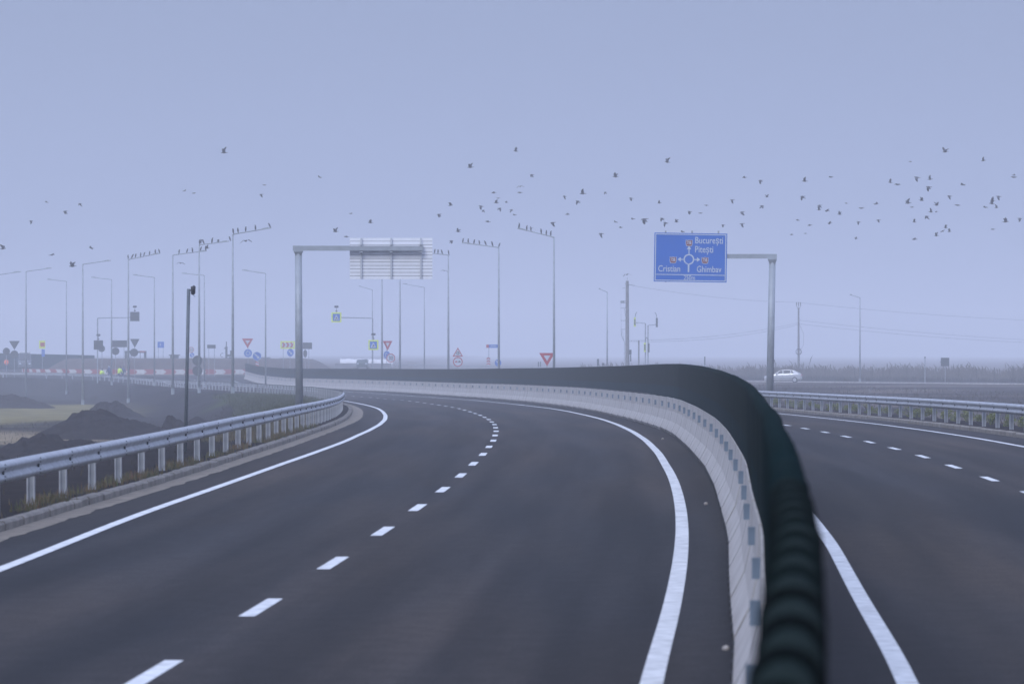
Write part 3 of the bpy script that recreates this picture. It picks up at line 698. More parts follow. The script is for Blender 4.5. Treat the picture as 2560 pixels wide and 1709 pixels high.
# thin post with a black box
Z=105.; k=sc(Z); X=(470-CX)/k; g=terr(X,Z)-.1
root=thing('camera_post','thin grey steel post with a small black box on top behind the left guardrail','post',(X,Z,g))
h=ZC-(722-YH)/k-g
p=MB(); p.tube([(-.06,0,0),(.015,0,h)],.038,12); p.build('pole',M_dpole,root,True)
q=MB(); q.tube([(.10,0,h-.13),(.11,0,h-.1),(.115,0,h+.05),(.105,0,h+.065)],[.02,.05,.055,.03],10); q.box((.06,0,h-.03),(.06,.03,.03)); q.tube([(.12,0,h-.14),(.155,-.01,h-.165)],.012,6,1); q.build('black_box',[M_black,M_signwhite],root,True)

# ------------------------------------------------------------------ road signs round the junction
def disc(r,n=32): return [(r*math.cos(2*math.pi*i/n),r*math.sin(2*math.pi*i/n)) for i in range(n)]
def off(p,x,z): return [(a+x,c+z) for a,c in p]
def sign(x,Z,plates,label,ground=None,posts=None,pw=.035,base=None,group=None):
    """plates: list of (kind, x_px, y_px, w_px, h_px)"""
    k=sc(Z); X=(x-CX)/k; g=(terr(X,Z) if ground is None else ground)-.03
    root=thing('road_sign',label,'road sign',(X,Z,g),0,group)
    def lx(u): return (u-x)/k
    def lz(v): return ZC-(v-YH)/k-g
    tops={}
    ymin=min(p[2]-p[4]/2 for p in plates)
    for px in (posts or [x]):
        b=MB(); b.tube([(lx(px),.03,0),(lx(px),.03,lz(ymin+2))],pw,8); b.build('post',M_galv,root)
    for kind,u,v,w,h in plates:
        a,c=lx(u),lz(v); W,Hh=w/k,h/k; b=MB(); mats=[M_signback]; y0,y1=-.02,0.
        nm='plate'
        if kind=='back_tri': b.prism([(a-W/2,c+Hh/2),(a,c-Hh/2),(a+W/2,c+Hh/2)],y0,y1)
        elif kind=='back_disc': b.prism(off([(p*W,q*Hh) for p,q in disc(.5)],a,c),y0,y1)
        elif kind=='back_rect': b.prism(rect(a-W/2,c-Hh/2,a+W/2,c+Hh/2),y0,y1); b.box((a,-.03,c+Hh*.25),(W*.9,.02,.04)); b.box((a,-.03,c-Hh*.25),(W*.9,.02,.04))
        elif kind=='yield':
            mats=[M_signred,M_signwhite]; t=lambda s:[(a-W/2*s,c+Hh/2*s+(0)),(a,c-Hh/2*s),(a+W/2*s,c+Hh/2*s)]
            b.prism(t(1.),y0,y1); s_=.42; dz=Hh*.10
            b.prism([(p,q+dz) for p,q in t(s_)],y0-.006,y0,1)
        elif kind=='roundabout':
            mats=[M_blue,M_signwhite]; b.prism(off([(p*W,q*Hh) for p,q in disc(.5)],a,c),y0,y1); b.ring(W*.5,W*.46,a,c,y0-.006,y0,32,1)
            for i in range(3):
                A0=90+120*i; b.ring(W*.28,W*.19,a,c,y0-.006,y0,8,1,A0+15,A0+95)
                A=math.radians(A0+15); R_=W*.235; px_,pz=a+R_*math.cos(A),c+R_*math.sin(A); tx,tz=math.sin(A),-math.cos(A); nx,nz=math.cos(A),math.sin(A)
                b.prism([(px_+nx*W*.11,pz+nz*W*.11),(px_-nx*W*.11,pz-nz*W*.11),(px_+tx*W*.15,pz+tz*W*.15)][::-1],y0-.006,y0,1)
        elif kind=='keepright':
            mats=[M_blue,M_signwhite]; b.prism(off([(p*W,q*Hh) for p,q in disc(.5)],a,c),y0,y1); b.ring(W*.5,W*.46,a,c,y0-.006,y0,32,1) if abs(W-Hh)<.05 else None
            d=.7071; q=W*.055
            b.prism([(a-W*.28-q,c+Hh*.28-q),(a+W*.12-q,c-Hh*.12-q),(a+W*.12+q,c-Hh*.12+q),(a-W*.28+q,c+Hh*.28+q)],y0-.006,y0,1)
            b.prism([(a-W*.06,c-Hh*.22),(a+W*.30,c-Hh*.30),(a+W*.22,c+Hh*.06)],y0-.007,y0,1)
        elif kind=='limit30':
            mats=[M_signwhite,M_signred,M_black]; b.prism(off([(p*W,q*Hh) for p,q in disc(.5)],a,c),y0,y1,0); b.ring(W*.5,W*.41,a,c,y0-.006,y0,36,1)
            text_into(b,'30',W*.62,a,c-W*.22,y0-.008,2,'CENTER',.85,.012)
        elif kind=='warn_round':
            mats=[M_signwhite,M_signred,M_black]; T=lambda s:[(a-W/2*s,c-Hh/2*s),(a+W/2*s,c-Hh/2*s),(a,c+Hh/2*s)]
            b.prism(T(1),y0,y1,1); b.prism([(p,q-Hh*.06*.6) for p,q in T(.72)],y0-.006,y0,0)
            for i in range(3):
                A0=90+120*i; b.ring(W*.15,W*.09,a,c-Hh*.13,y0-.01,y0-.004,6,2,A0,A0+88)
                A=math.radians(A0+88); R_=W*.12; px_,pz=a+R_*math.cos(A),c-Hh*.13+R_*math.sin(A)
                b.prism([(px_+math.cos(A)*W*.06,pz+math.sin(A)*W*.06),(px_-math.sin(A)*W*.09,pz+math.cos(A)*W*.09),(px_-math.cos(A)*W*.06,pz-math.sin(A)*W*.06)],y0-.01,y0-.004,2)
        elif kind=='noover':
            mats=[M_signwhite,M_signred,M_black]; b.prism(off([(p*W,q*Hh) for p,q in disc(.5)],a,c),y0,y1,0); b.ring(W*.5,W*.41,a,c,y0-.006,y0,36,1)
            for s_,mi in ((-1,1),(1,2)):
                q=a+s_*W*.17; b.prism(rect(q-W*.12,c-W*.05,q+W*.12,c+W*.03),y0-.008,y0,mi); b.prism([(q-W*.08,c+W*.03),(q+W*.08,c+W*.03),(q+W*.055,c+W*.09),(q-W*.055,c+W*.09)],y0-.008,y0,mi)
                b.prism(rect(q-W*.11,c-W*.09,q-W*.06,c-W*.05),y0-.008,y0,mi); b.prism(rect(q+W*.06,c-W*.09,q+W*.11,c-W*.05),y0-.008,y0,mi)
        elif kind=='chevrons':
            mats=[M_signyel,M_signwhite,M_signred]; b.prism(rect(a-W/2,c-Hh/2,a+W/2,c+Hh/2),y0,y1); b.prism(rect(a-W*.41,c-Hh*.33,a+W*.41,c+Hh*.33),y0-.006,y0,1)
            for i in range(3):
                q=a-W*.40+W*.28*i; t=W*.13; u_=W*.11
                b.prism([(q,c+Hh*.33),(q+u_,c),(q,c-Hh*.33),(q+t,c-Hh*.33),(q+t+u_,c),(q+t,c+Hh*.33)],y0-.012,y0-.005,2)
        elif kind=='cross':
            mats=[M_signyel,M_blue,M_signwhite,M_black]; b.prism(rect(a-W/2,c-Hh/2,a+W/2,c+Hh/2),y0,y1); b.prism(rect(a-W*.36,c-Hh*.36,a+W*.36,c+Hh*.36),y0-.006,y0,1)
            b.prism([(a-W*.27,c-Hh*.27),(a+W*.27,c-Hh*.27),(a,c+Hh*.28)],y0-.012,y0-.005,2)
            b.prism(off([(p*W*.09,q*W*.09) for p,q in disc(.5,12)],a+W*.01,c+Hh*.08),y0-.018,y0-.011,3)
            b.prism([(a-W*.10,c-Hh*.24),(a-W*.05,c-Hh*.24),(a+W*.02,c-Hh*.10),(a+W*.09,c-Hh*.24),(a+W*.13,c-Hh*.22),(a+W*.06,c-Hh*.02),(a-W*.02,c+Hh*.02),(a-W*.05,c-Hh*.06)],y0-.018,y0-.011,3)
        elif kind=='yelcam':
            mats=[M_signyel,M_signred]; b.prism(rect(a-W/2,c-Hh/2,a+W/2,c+Hh/2),y0,y1); b.prism(rect(a-W*.3,c-Hh*.25,a+W*.42,c+Hh*.25),y0-.006,y0,1)
        elif kind=='bluerect': mats=[M_blue,M_signwhite]; b.prism(rect(a-W/2,c-Hh/2,a+W/2,c+Hh/2),y0,y1); b.prism(rect(a-W*.12,c-Hh*.2,a+W*.02,c+Hh*.25),y0-.006,y0,1)
        elif kind=='board':
            mats=[M_blue,M_signred,M_signwhite]; b.prism(rect(a-W*.28,c-Hh/2,a+W/2,c+Hh/2),y0,y1,0); b.prism(rect(a-W/2,c-Hh/2,a-W*.285,c+Hh/2),y0,y1,1)
            b.prism(rect(a-W*.15,c-Hh*.12,a+W*.35,c+Hh*.12),y0-.006,y0,2)
        elif kind=='upchev':
            mats=[M_signwhite,M_signred]; b.prism(rect(a-W/2,c-Hh/2,a+W/2,c+Hh/2),y0,y1)
            for i in range(3):
                q=c-Hh*.48+Hh*.32*i; b.prism([(a-W/2,q),(a,q+Hh*.15),(a+W/2,q),(a+W/2,q+Hh*.16),(a,q+Hh*.31),(a-W/2,q+Hh*.16)],y0-.008,y0,1)
        elif kind=='stripe':
            mats=[M_signwhite,M_signred]; b.prism(rect(a-W/2,c-Hh/2,a+W/2,c+Hh/2),y0,y1)
            for i in range(4):
                q=c-Hh*.5+Hh*.27*i; b.prism([(a-W/2,min(q+.22,c+Hh/2)),(a-W/2,q+.08),(a+W/2,max(q-.10,c-Hh/2)),(a+W/2,q+.06)],y0-.008,y0,1)
        elif kind=='edge': b.box((a,0,c),(W,.5,Hh))
        elif kind=='edgey': mats=[M_signyel,M_solar]; b.box((a,0,c),(W,.6,Hh)); b.box((a,-.302,c),(W*.8,.01,Hh*.66),mi=1)
        elif kind=='solar':
            nm='solar_beacon'; mats=[M_solar]; b.box((a,0,c+Hh*.22),(W,.25,Hh*.22),M=Matrix.Rotation(.5,3,'X')); b.tube([(a,0,c-Hh*.5),(a,0,c+Hh*.2)],.025,6); b.ball((a,0,c-Hh*.35),.07)
        b.build(nm,mats,root)
    return root
def LZ(v,Z): return None
sign(36,612,[('back_tri',36,863,27,22),('back_disc',36,885,20,19)],'grey backs of a triangular and a round sign on one post, leftmost triangle')
sign(16,620,[('back_disc',16,878,18,18)],'round grey sign back at the left edge beside the triangular one')
sign(106,700,[('yelcam',105.5,861,15,20),('bluerect',108,882,8,18)],'small yellow framed sign above a narrow blue plate at the far left')
sign(255,612,[('back_disc',254,871,17,17)],'round grey sign back tucked behind the rear of the crossing gantry')
sign(289,618,[('back_rect',298,859,39,17),('back_disc',289,877.5,19,19)],'wide rectangular grey sign back with a round back below its left end',posts=[289,310])
sign(336,600,[('back_tri',337,858,24,22),('back_disc',335,881,21,20)],'grey triangular sign back over a round one right of the wide rectangular back')
sign(402,664,[('bluerect',402,861.5,16,15)],'small square blue sign on two posts standing on the earth island',ground=TOPZ,posts=[396,408])
sign(478,700,[('noover',478,874,14,14),('keepright',480,887,12,12)],'faint round red-rimmed sign over a blue disc behind the black-topped post')
sign(494,445,[('back_disc',493.6,901,25,25),('back_disc',493.6,926.5,25,25)],'two large dark round sign backs stacked on one post left of the tallest lamp')
sign(528,628,[('back_rect',528.5,866,21,9)],'small rectangular sign back on two thin posts in front of the island',posts=[522,536])
sign(620,604,[('yield',619,858,28,24),('roundabout',620,882.5,21,21)],'red and white yield sign over a blue roundabout disc left of the left gantry pole')
sign(642.5,607,[('keepright',642.5,890,22,22),('stripe',643,915,8.5,24)],'blue keep-right disc on a red and white striped post at the end of the median')
sign(725,634,[('chevrons',719,862,36,19),('keepright',726,881,16.5,19)],'yellow board with red chevrons above a blue arrow disc, left of gantry pole',posts=[708,725])
sign(763,630,[('back_rect',768.5,864,23,16),('back_disc',763,883.5,10,19)],'grey rectangular sign back right of the left gantry pole',posts=[763,772])
sign(967,523,[('yield',969,864,24,24),('roundabout',967,887,17,20)],'yield sign over a blue disc partly hidden by the speed limit sign')
sign(977,515,[('limit30',977,894.5,22,22)],'round 30 speed limit sign with red rim')
sign(1144.5,420,[('warn_round',1144.6,879.5,26,23),('noover',1144.6,904,24,24)],'triangular roundabout warning sign over a round no-overtaking sign')
sign(1222,565,[('board',1230.5,865,30,8),('upchev',1221,902.5,9,21)],'small blue direction board with red end above red and white up arrows')
sign(1245,560,[('keepright',1245,906.5,16,18)],'blue arrow disc at the foot of the lamp by the blue direction board')
sign(1346,560,[('edge',1346,910,2.5,12)],'thin sign seen edge-on left of the large yield sign, left one of two',group='edge-on sign plates')
sign(1351,565,[('edge',1351,910,2.5,12)],'thin sign seen edge-on left of the large yield sign, right one of two',group='edge-on sign plates')
sign(1367.5,385,[('yield',1367.5,898.5,39,33)],'large red and white yield sign just above the green screen')
sign(1495,560,[('edge',1495,905,5,16)],'dark sign plate seen obliquely left of the slim lamp')
sign(1508,560,[('edge',1508,910,6,6)],'tiny dark plate just above the screen right beside the slim lamp')
sign(1762,560,[('edge',1762,902,2.6,22)],'single sign seen edge-on above the green screen under the blue overhead sign')
sign(2312.5,528,[('edge',2312.5,893,3,3)],'bare thin post standing alone near the far right reeds',pw=.05)
sign(2363,530,[('back_rect',2362.5,904.5,21,21)],'square dark sign back on a thin post in front of the far right reeds')
# overhead crossing signs
def crossing(x,Z,ytop,xs,ys,front,label,low=True,xe=None):
    k=sc(Z); X=(x-CX)/k; g=terr(X,Z)-.05
    root=thing('crossing_sign',label,'road sign',(X,Z,g))
    def lx(u): return (u-x)/k
    def lz(v): return ZC-(v-YH)/k-g
    b=MB(); b.tube([(0,0,0),(0,0,lz(ytop))],.075,8); b.build('post',M_galv,root)
    b=MB(); b.tube([(0,0,lz(ytop)),(lx(xs),0,lz(ytop-2))],.06,8); b.build('arm',M_galv,root)
    for (u,v,nm) in ((xs,ys,'sign_box'),(x+(2 if front else 2),862,'sign_box')):
        a,c=lx(u),lz(v); w=1.07; b=MB(); f=-.12
        b.box((a,0,c),(w,.2,w),mi=0); 
        if front:
            b.prism(rect(a-w*.36,c-w*.36,a+w*.36,c+w*.36),f-.006,f+.02,1); b.prism([(a-w*.27,c-w*.27),(a+w*.27,c-w*.27),(a,c+w*.28)],f-.016,f-.005,2)
            b.prism([(a-w*.10,c-w*.24),(a-w*.05,c-w*.24),(a+w*.02,c-w*.10),(a+w*.09,c-w*.24),(a+w*.13,c-w*.22),(a+w*.06,c-w*.02),(a,c+w*.09),(a-w*.05,c-w*.06)],f-.022,f-.014,3)
        b.build(nm,[M_signyel if front else M_signback,M_blue,M_signwhite,M_black],root)
        s_=MB(); s_.tube([(a,0,c+w/2),(a,0,c+w/2+.75)],.025,6); s_.ball((a-.11,0,c+w/2+.62),.13); s_.ball((a+.11,0,c+w/2+.62),.13); s_.box((a,0,c+w/2+.15),(.2,.12,.12)); s_.build('beacon',M_signback,root)
    return root
crossing(931.5,520,795,841,793,True,'two yellow-framed blue pedestrian signs with beacons on one pole and its arm')
crossing(244,560,795,337,791,False,'grey rear side of a crossing gantry with a square box on its long arm, left')
# edge-on crossing gantries by the utility pole
for (x,ytop,xs,ys,xl,yl,lab) in ((1613.5,808,1587,805,1612,868,'slim crossing gantry seen edge-on, arm to the left with yellow-rimmed plate'),(1620,813,1642,806,1621.5,869,'slim crossing gantry seen edge-on, arm to the right')):
    Z=556.; k=sc(Z); X=(x-CX)/k; g=terr(X,Z)
    root=thing('crossing_sign',lab,'road sign',(X,Z,g))
    lx=lambda u:(u-x)/k; lz=lambda v: ZC-(v-YH)/k-g
    b=MB(); b.tube([(0,0,0),(0,0,lz(ytop))],.07,8); b.build('post',M_galv,root)
    b=MB(); b.tube([(0,0,lz(ytop)),(lx(xs),0,lz(ytop-2))],.045,8); b.build('arm',M_galv,root)
    for u,v in ((xs,ys),(xl,yl)):
        a,c=lx(u),lz(v); b=MB(); b.box((a,0,c),(.20,.9,1.05),mi=0 if x<1616 else 1)
        b.box((a,-.45,c),(.15,.02,.7),mi=1); b.build('sign_box',[M_signyel,M_signback],root)
        s_=MB(); s_.tube([(a,0,c+.5),(a+(.12 if x<1616 else -.05),0,c+.95)],.03,6); s_.box((a+(.16 if x<1616 else -.14),0,c+1.05),(.32,.3,.05),M=Matrix.Rotation(-1. if x<1616 else 1.,3,'Y')); s_.build('solar_panel',M_signback,root)

# ------------------------------------------------------------------ utility poles and wires
def upole1():
    Z=500.; k=sc(Z); X=(1568-CX)/k; g=terr(X,Z); lx=lambda u:(u-1568)/k; lz=lambda v: ZC-(v-YH)/k-g
    root=thing('utility_pole','thick concrete utility pole with cable ladder left of the blue overhead sign','utility pole',(X,Z,g))
    b=MB(); b.tube([(.02,0,0),(0,0,lz(702))],[.24,.16],12); b.build('pole',M_wood,root)
    b=MB(); b.tube([(-.2,0,lz(710)),(lx(1588),0,lz(714))],.04,6); b.tube([(0,0,lz(702)),(0,0,lz(693))],.02,6); b.box((-.35,0,lz(720)),(.3,.1,.05)); b.build('crossarm',M_galv,root)
    b=MB()
    for y0 in (752,757,770,801,823): b.box((-.42,0,lz(y0)),(.5,.1,.05))
    b.box((-.5,0,lz(754)),(.42,.3,.2)); b.tube([(-.62,0,lz(825)),(-.58,0,lz(840)),(-.28,0,lz(855)),(-.30,0,lz(920))],.03,6)
    b.tube([(-.48,0,lz(825)),(-.42,0,lz(842)),(-.28,0,lz(857))],.02,6); b.tube([(-.3,0,lz(771)),(-.1,0,lz(800))],.02,6)
    b.tube([(-.65,0,lz(755)),(-.62,0,lz(825))],.012,4); b.build('cable_rack',M_galv,root)
    b=MB(); b.box((.32,0,lz(880)),(.25,.3,.5)); b.box((.36,0,lz(895)),(.12,.2,.7)); b.build('switch_box',M_signback,root)
upole1()
def upole2():
    Z=600.; k=sc(Z); X=(1996.5-CX)/k; g=terr(X,Z); lz=lambda v: ZC-(v-YH)/k-g
    root=thing('utility_pole','slender utility pole with three insulators and a cable coil behind the silver car','utility pole',(X,Z,g))
    b=MB(); b.tube([(0,0,0),(0,0,lz(770))],[.17,.10],10); b.build('pole',M_wood,root)
    b=MB()
    for d in (-.25,0,.25): b.tube([(d,0,lz(764)),(d,0,lz(755))],.06,6); b.tube([(0,0,lz(776)),(d,0,lz(764))],.03,5)
    b.build('insulators',M_wood,root)
    b=MB(); pts=[(.33*math.cos(a*math.pi/8),-.15,lz(879)+.36*math.sin(a*math.pi/8)) for a in range(17)]; b.tube(pts,.045,6,cap=False); b.tube([(.1,0,lz(810)),(.65,0,lz(835)),(.6,0,lz(862)),(.2,0,lz(876))],.012,4); b.build('cable_coil',M_black,root)
upole2()
b=MB(); b.tube([(0,0,0),(0,0,4.65)],.08,8); Xp=(1597-CX)/sc(500); o=b.build('post',M_wood,None,loc=(Xp,500,terr(Xp,500))); tag(o,'plain dark post beside the thick utility pole','post'); o.name='steel_post'
def wire(p0,p1,sag,label,r=.012):
    b=MB(); pts=[]
    for i in range(25):
        t=i/24; p=Vector(p0).lerp(Vector(p1),t); p.z-=sag*4*t*(1-t); pts.append(p)
    b.tube(pts,r,5); tag(b.build('overhead_wire',M_signback),label,'wire')
wire(pix(1589,715,500),pix(1996.5,756,600),.35,'overhead wire from the thick utility pole to the slender one')
wire(pix(1996.5,756,600),pix(2760,806,640),.45,'upper overhead wire running right from the slender utility pole')
wire(pix(1574,851,500),pix(1996.5,807,600),.5,'low sagging wire between the two utility poles')
wire(pix(1574,853,500),pix(1996.5,811,600),.65,'lower of the two sagging wires between the utility poles')
wire(pix(1996.5,800,600),pix(2760,858,640),.4,'middle overhead wire running right from the slender utility pole')
wire(pix(1996.5,809,600),pix(2760,862,640),.5,'lowest overhead wire running right from the slender utility pole')

# ------------------------------------------------------------------ vehicles
def wheel(root,x,y,z,r=.31,w=.2):
    b=MB(); b.tube([(x,y-w/2,z),(x,y-w/2+.03,z),(x,y+w/2-.03,z),(x,y+w/2,z)],[r*.92,r,r,r*.92],20)
    o=b.build('wheel',M_tyre,root); c=MB(); sy=y-w/2-.004 if y<0 else y+w/2+.004
    c.tube([(x,sy-.012,z),(x,sy+.012,z)],[r*.64,r*.64],16)
    for k in range(6):
        a=k*math.pi/3; c.box((x+.36*r*math.cos(a),sy+(-.018 if y<0 else .018),z+.36*r*math.sin(a)),(r*.5,.012,.05),M=Matrix.Rotation(-a,3,'Y'))
    c.build('rim',M_car,o)
def car(loc, rz, label, body, L=4.1, name='parked_car'):
    root=thing(name,label,'car',loc,rz)
    # cross-sections along x: (x, z bottom, z belt, half width)
    s=[(-2.05,.30,.52,.66),(-2.0,.24,.66,.76),(-1.75,.22,.76,.83),(-1.2,.22,.86,.85),(-.8,.22,.92,.86),(.2,.22,.95,.86),(1.1,.22,.99,.86),(1.7,.26,1.0,.83),(1.98,.30,.98,.78),(2.05,.40,.70,.72)]
    b=MB(); n=8
    for x,z0,z1,w in s:
        b.v += [(x,-w*.9,z0),(x,-w,z0+.15),(x,-w,z1-.14),(x,-w*.93,z1),(x,w*.93,z1),(x,w,z1-.14),(x,w,z0+.15),(x,w*.9,z0)]
    b.f=[(i*n+k,i*n+(k+1)%n,(i+1)*n+(k+1)%n,(i+1)*n+k) for i in range(len(s)-1) for k in range(n)]+[tuple(range(n)),tuple((len(s)-1)*n+k for k in range(n-1,-1,-1))]; b.m=[0]*len(b.f)
    # greenhouse shell
    g=[(-.95,.90,.905,.80),(-.30,.93,1.34,.70),(.05,.94,1.40,.68),(.65,.97,1.41,.67),(1.15,.98,1.34,.67),(1.85,.99,1.03,.72)]
    def house(bb,inset,mi,rng):
        i0=len(bb.v)
        for x,z0,z1,w in rng: bb.v += [(x,-.80+inset,z0),(x,-w+inset,z1),(x,w-inset,z1),(x,.80-inset,z0)]
        for i in range(len(rng)-1):
            for k in range(3): bb.f.append((i0+i*4+k,i0+i*4+k+1,i0+(i+1)*4+k+1,i0+(i+1)*4+k)); bb.m.append(mi)
        bb.f += [(i0,i0+1,i0+2,i0+3)]; bb.m.append(mi)
        e=i0+(len(rng)-1)*4; bb.f += [(e+3,e+2,e+1,e)]; bb.m.append(mi)
    house(b,0,0,g)
    b.build('body',body,root,False)
    w=MB()
    for sy in (-1,1):
        def q(pts):
            vs=[(x,sy*(.80-(z-.95)/.45*.115+.008),z) for x,z in pts]; w.add(vs,[tuple(range(len(vs)))])
        q([(-.72,.97),(-.02,.98),(-.02,1.33),(-.24,1.31)]); q([(.06,.98),(.86,1.0),(.80,1.34),(.06,1.345)]); q([(.92,1.01),(1.22,1.04),(1.02,1.31),(.88,1.33)])
    w.add([(-.88,-.66,.955),(-.88,.66,.955),(-.36,.60,1.31),(-.36,-.60,1.31)],[(0,1,2,3)])
    w.add([(1.78,-.60,1.075),(1.78,.60,1.075),(1.25,.56,1.33),(1.25,-.56,1.33)],[(3,2,1,0)])
    w.v=[(x-(.012 if x<-.3 and abs(y)<.7 else 0),y,z+(.012 if abs(y)<.67 else 0)) for x,y,z in w.v]
    w.build('window',M_glass,root)
    for y in (-.78,.78):
        for x in (-1.28,1.30):
            wheel(root,x,y,.31)
    for y in (-.60,.60):
        h=MB(); h.box((-1.99,y,.64),(.10,.28,.13)); h.build('headlight',M_signwhite,root)
        t=MB(); t.box((2.0,y,.80),(.10,.22,.22)); t.build('tail_light',M_signred,root)
    d=MB()
    for sy in (-1,1):
        for x in (-.72,.02,.90): d.box((x,sy*.862,.60),(.012,.01,.62))
        d.box((-.08,sy*.868,.80),(.14,.02,.03)); d.box((.72,sy*.868,.82),(.14,.02,.03)); d.box((0,sy*.865,.48),(2.0,.012,.05))
    d.build('door_trim',M_signback,root)
    m=MB(); m.box((-.66,-.92,.98),(.14,.16,.11)); m.box((-.66,.92,.98),(.14,.16,.11)); m.build('mirror',body,root)
Z=528.; X=(1958-CX)/sc(Z); car((X,Z,ZC-3.42-.0),-.12,'silver hatchback on the side road behind the right gantry pole',M_car)
sup=MB()
def van(loc,rz,label,bodym,W=1.95,Hh=2.5,L=5.0,name='parked_van',cat='van'):
    root=thing(name,label,cat,loc,rz)
    b=MB(); s=[(0,.35,.9,.9),(.15,.3,1.15,.97),(.9,.3,1.30,1.),(1.7,.3,Hh-.12,.94),(2.0,.3,Hh,.93),(L-.1,.3,Hh,.93),(L,.35,Hh-.1,.9)]
    for y,z0,z1,w in s: b.v += [(-W/2*w,y,z0),(-W/2*w*(.9 if z1>1.5 else 1),y,z1-.1),(-W/2*w*.82,y,z1),(W/2*w*.82,y,z1),(W/2*w*(.9 if z1>1.5 else 1),y,z1-.1),(W/2*w,y,z0)]
    b.f=[(i*6+k,i*6+(k+1)%6,(i+1)*6+(k+1)%6,(i+1)*6+k) for i in range(len(s)-1) for k in range(6)]+[tuple(range(5,-1,-1)),tuple(36+k for k in range(6))]; b.m=[0]*len(b.f)
    b.build('body',bodym,root)
    w=MB(); w.add([(-W*.42,.86,1.32),(W*.42,.86,1.32),(W*.37,1.60,Hh-.22),(-W*.37,1.60,Hh-.22)],[(0,1,2,3)]); w.v=[(x,y-.03,z+.03) for x,y,z in w.v]; w.build('windscreen',M_glass,root)
    root_=root
    for x in (-W*.36,W*.36):
        h=MB(); h.box((x,.04,.85),(.3,.12,.2)); h.build('headlight',M_signwhite,root)
        for y in (.9,L-1.): 
            t=MB(); t.tube([(x*1.2-.1,y,.33),(x*1.2+.1,y,.33)],.33,14); t.build('wheel',M_tyre,root)
    return root
def gl(x,Z): return ((x-CX)/sc(Z),Z,gz(Z)+.03)
vn=van(gl(62,700),.1,'grey van with a white roof approaching at the far left behind the guardrail',mat('grey_paint',(.10,.11,.13),.4))
b=MB(); b.box((0,3.5,2.52),(1.7,2.9,.12)); b.box((0,1.95,2.42),(1.6,.25,.3)); b.build('roof',M_tarp,vn)
van(gl(660,690),0,'dark car facing us behind the start of the median barrier',mat('dark_paint',(.03,.03,.035),.35),1.85,1.85,4.4,'dark_car','car')
van(gl(905,700),0,'small dark car with bright headlights in front of the long grey wall',mat('dark_green_paint',(.02,.04,.03),.35),1.7,1.45,4.2,'oncoming_car','car')

# ------------------------------------------------------------------ people
def person(x,Z,g,label,jacket,trous,lean=0.,helmet=None,yaw=0.,arms=1.,crouch=0.):
    X=(x-CX)/sc(Z); root=thing('person',label,'person',(X,Z,g),yaw)
    hp=.92-crouch*.45; kx=.02; L=math.radians(lean); sh=(0,-math.sin(L)*.52,hp+math.cos(L)*.52); hd=(0,sh[1]-math.sin(L)*.25-.03,sh[2]+.24*math.cos(L*.6))
    J=[((0,0,hp),.135),((0,(sh[1])*.5,(hp+sh[2])/2),.135),(sh,.15),((0,(sh[1]+hd[1])/2,sh[2]+.12),.055),(hd,.095),((hd[0],hd[1]-.01,hd[2]+.09),.08)]
    E_=[(0,1),(1,2),(2,3),(3,4),(4,5)]
    for s_ in (-1,1):
        n=len(J); J += [((s_*.10,0,hp-.06),.10),((s_*.12,-crouch*.35-.03,(hp)*.52),.07),((s_*.13,.02,.08),.05),((s_*.14,-.13,.03),.04)]
        E_ += [(0,n),(n,n+1),(n+1,n+2),(n+2,n+3)]
        n=len(J); J += [((s_*.20,sh[1],sh[2]),.065),((s_*.27,sh[1]-.05*arms,sh[2]-.28),.05),((s_*.22,sh[1]-.25*arms,sh[2]-.46),.038),((s_*.20,sh[1]-.33*arms,sh[2]-.52),.035)]
        E_ += [(2,n),(n,n+1),(n+1,n+2),(n+2,n+3)]
    me=bpy.data.meshes.new('body'); me.from_pydata([j[0] for j in J],E_,[]); o=bpy.data.objects.new('body',me); COL.objects.link(o); o.parent=root
    me.materials.append(trous)
    md=o.modifiers.new('skin','SKIN'); md.use_smooth_shade=True
    lay=me.skin_vertices[0] if me.skin_vertices else None
    if lay is None:
        a=me.attributes; 
    for i,(p,r) in enumerate(J): lay.data[i].radius=(r,r)
    lay.data[0].use_root=True
    o.modifiers.new('sub','SUBSURF').levels=1
    # jacket: torso shell over the body
    b=MB(); b.tube([(0,0,hp-.08),(0,sh[1]*.4,hp+.15),(0,sh[1]*.85,sh[2]-.08),(0,sh[1],sh[2]+.05),(0,sh[1],sh[2]+.12)],[.19,.20,.23,.19,.07],14)
    for s_ in (-1,1): b.tube([(s_*.17,sh[1],sh[2]),(s_*.27,sh[1]-.05*arms,sh[2]-.28),(s_*.225,sh[1]-.22*arms,sh[2]-.43)],[.09,.072,.055],10)
    b.build('jacket',jacket,root,True)
    f=MB(); f.ball((hd[0],hd[1]-.01,hd[2]+.03),(.085,.10,.125),12,9); f.ball((0,hd[1]-.11,hd[2]+.02),.018,6,4); f.build('face',M_skin,root,True)
    h=MB(); h.ball((hd[0],hd[1],hd[2]+.085),(.105,.125,.09),12,8); h.build('helmet' if helmet else 'hair',helmet or M_black,root,True)
    return root
person(252,592,gz(592)+.1,'worker in a yellow vest bending low, left of the worker in navy',M_vest,M_navy,50,None,2.9,1,.6)
person(274,590,gz(590)+.1,'worker in navy jacket and blue trousers stooping by the guardrail',M_navy,M_trous,38,M_signwhite,3.4,1,.1)
person(297,590,gz(590)+.1,'worker in a yellow high-visibility jacket right of the worker in navy',M_vest,M_navy,25,None,2.6,1.3,.25)
person(307,593,gz(593)+.1,'worker in dark clothes at the right end of the group of workers',M_navy,M_navy,15,None,2.8,1,.3)
person(16,668,gz(668)+.2,'worker in an orange vest at the left edge under the round sign back',M_orange,M_navy,5,None,0,1,0)

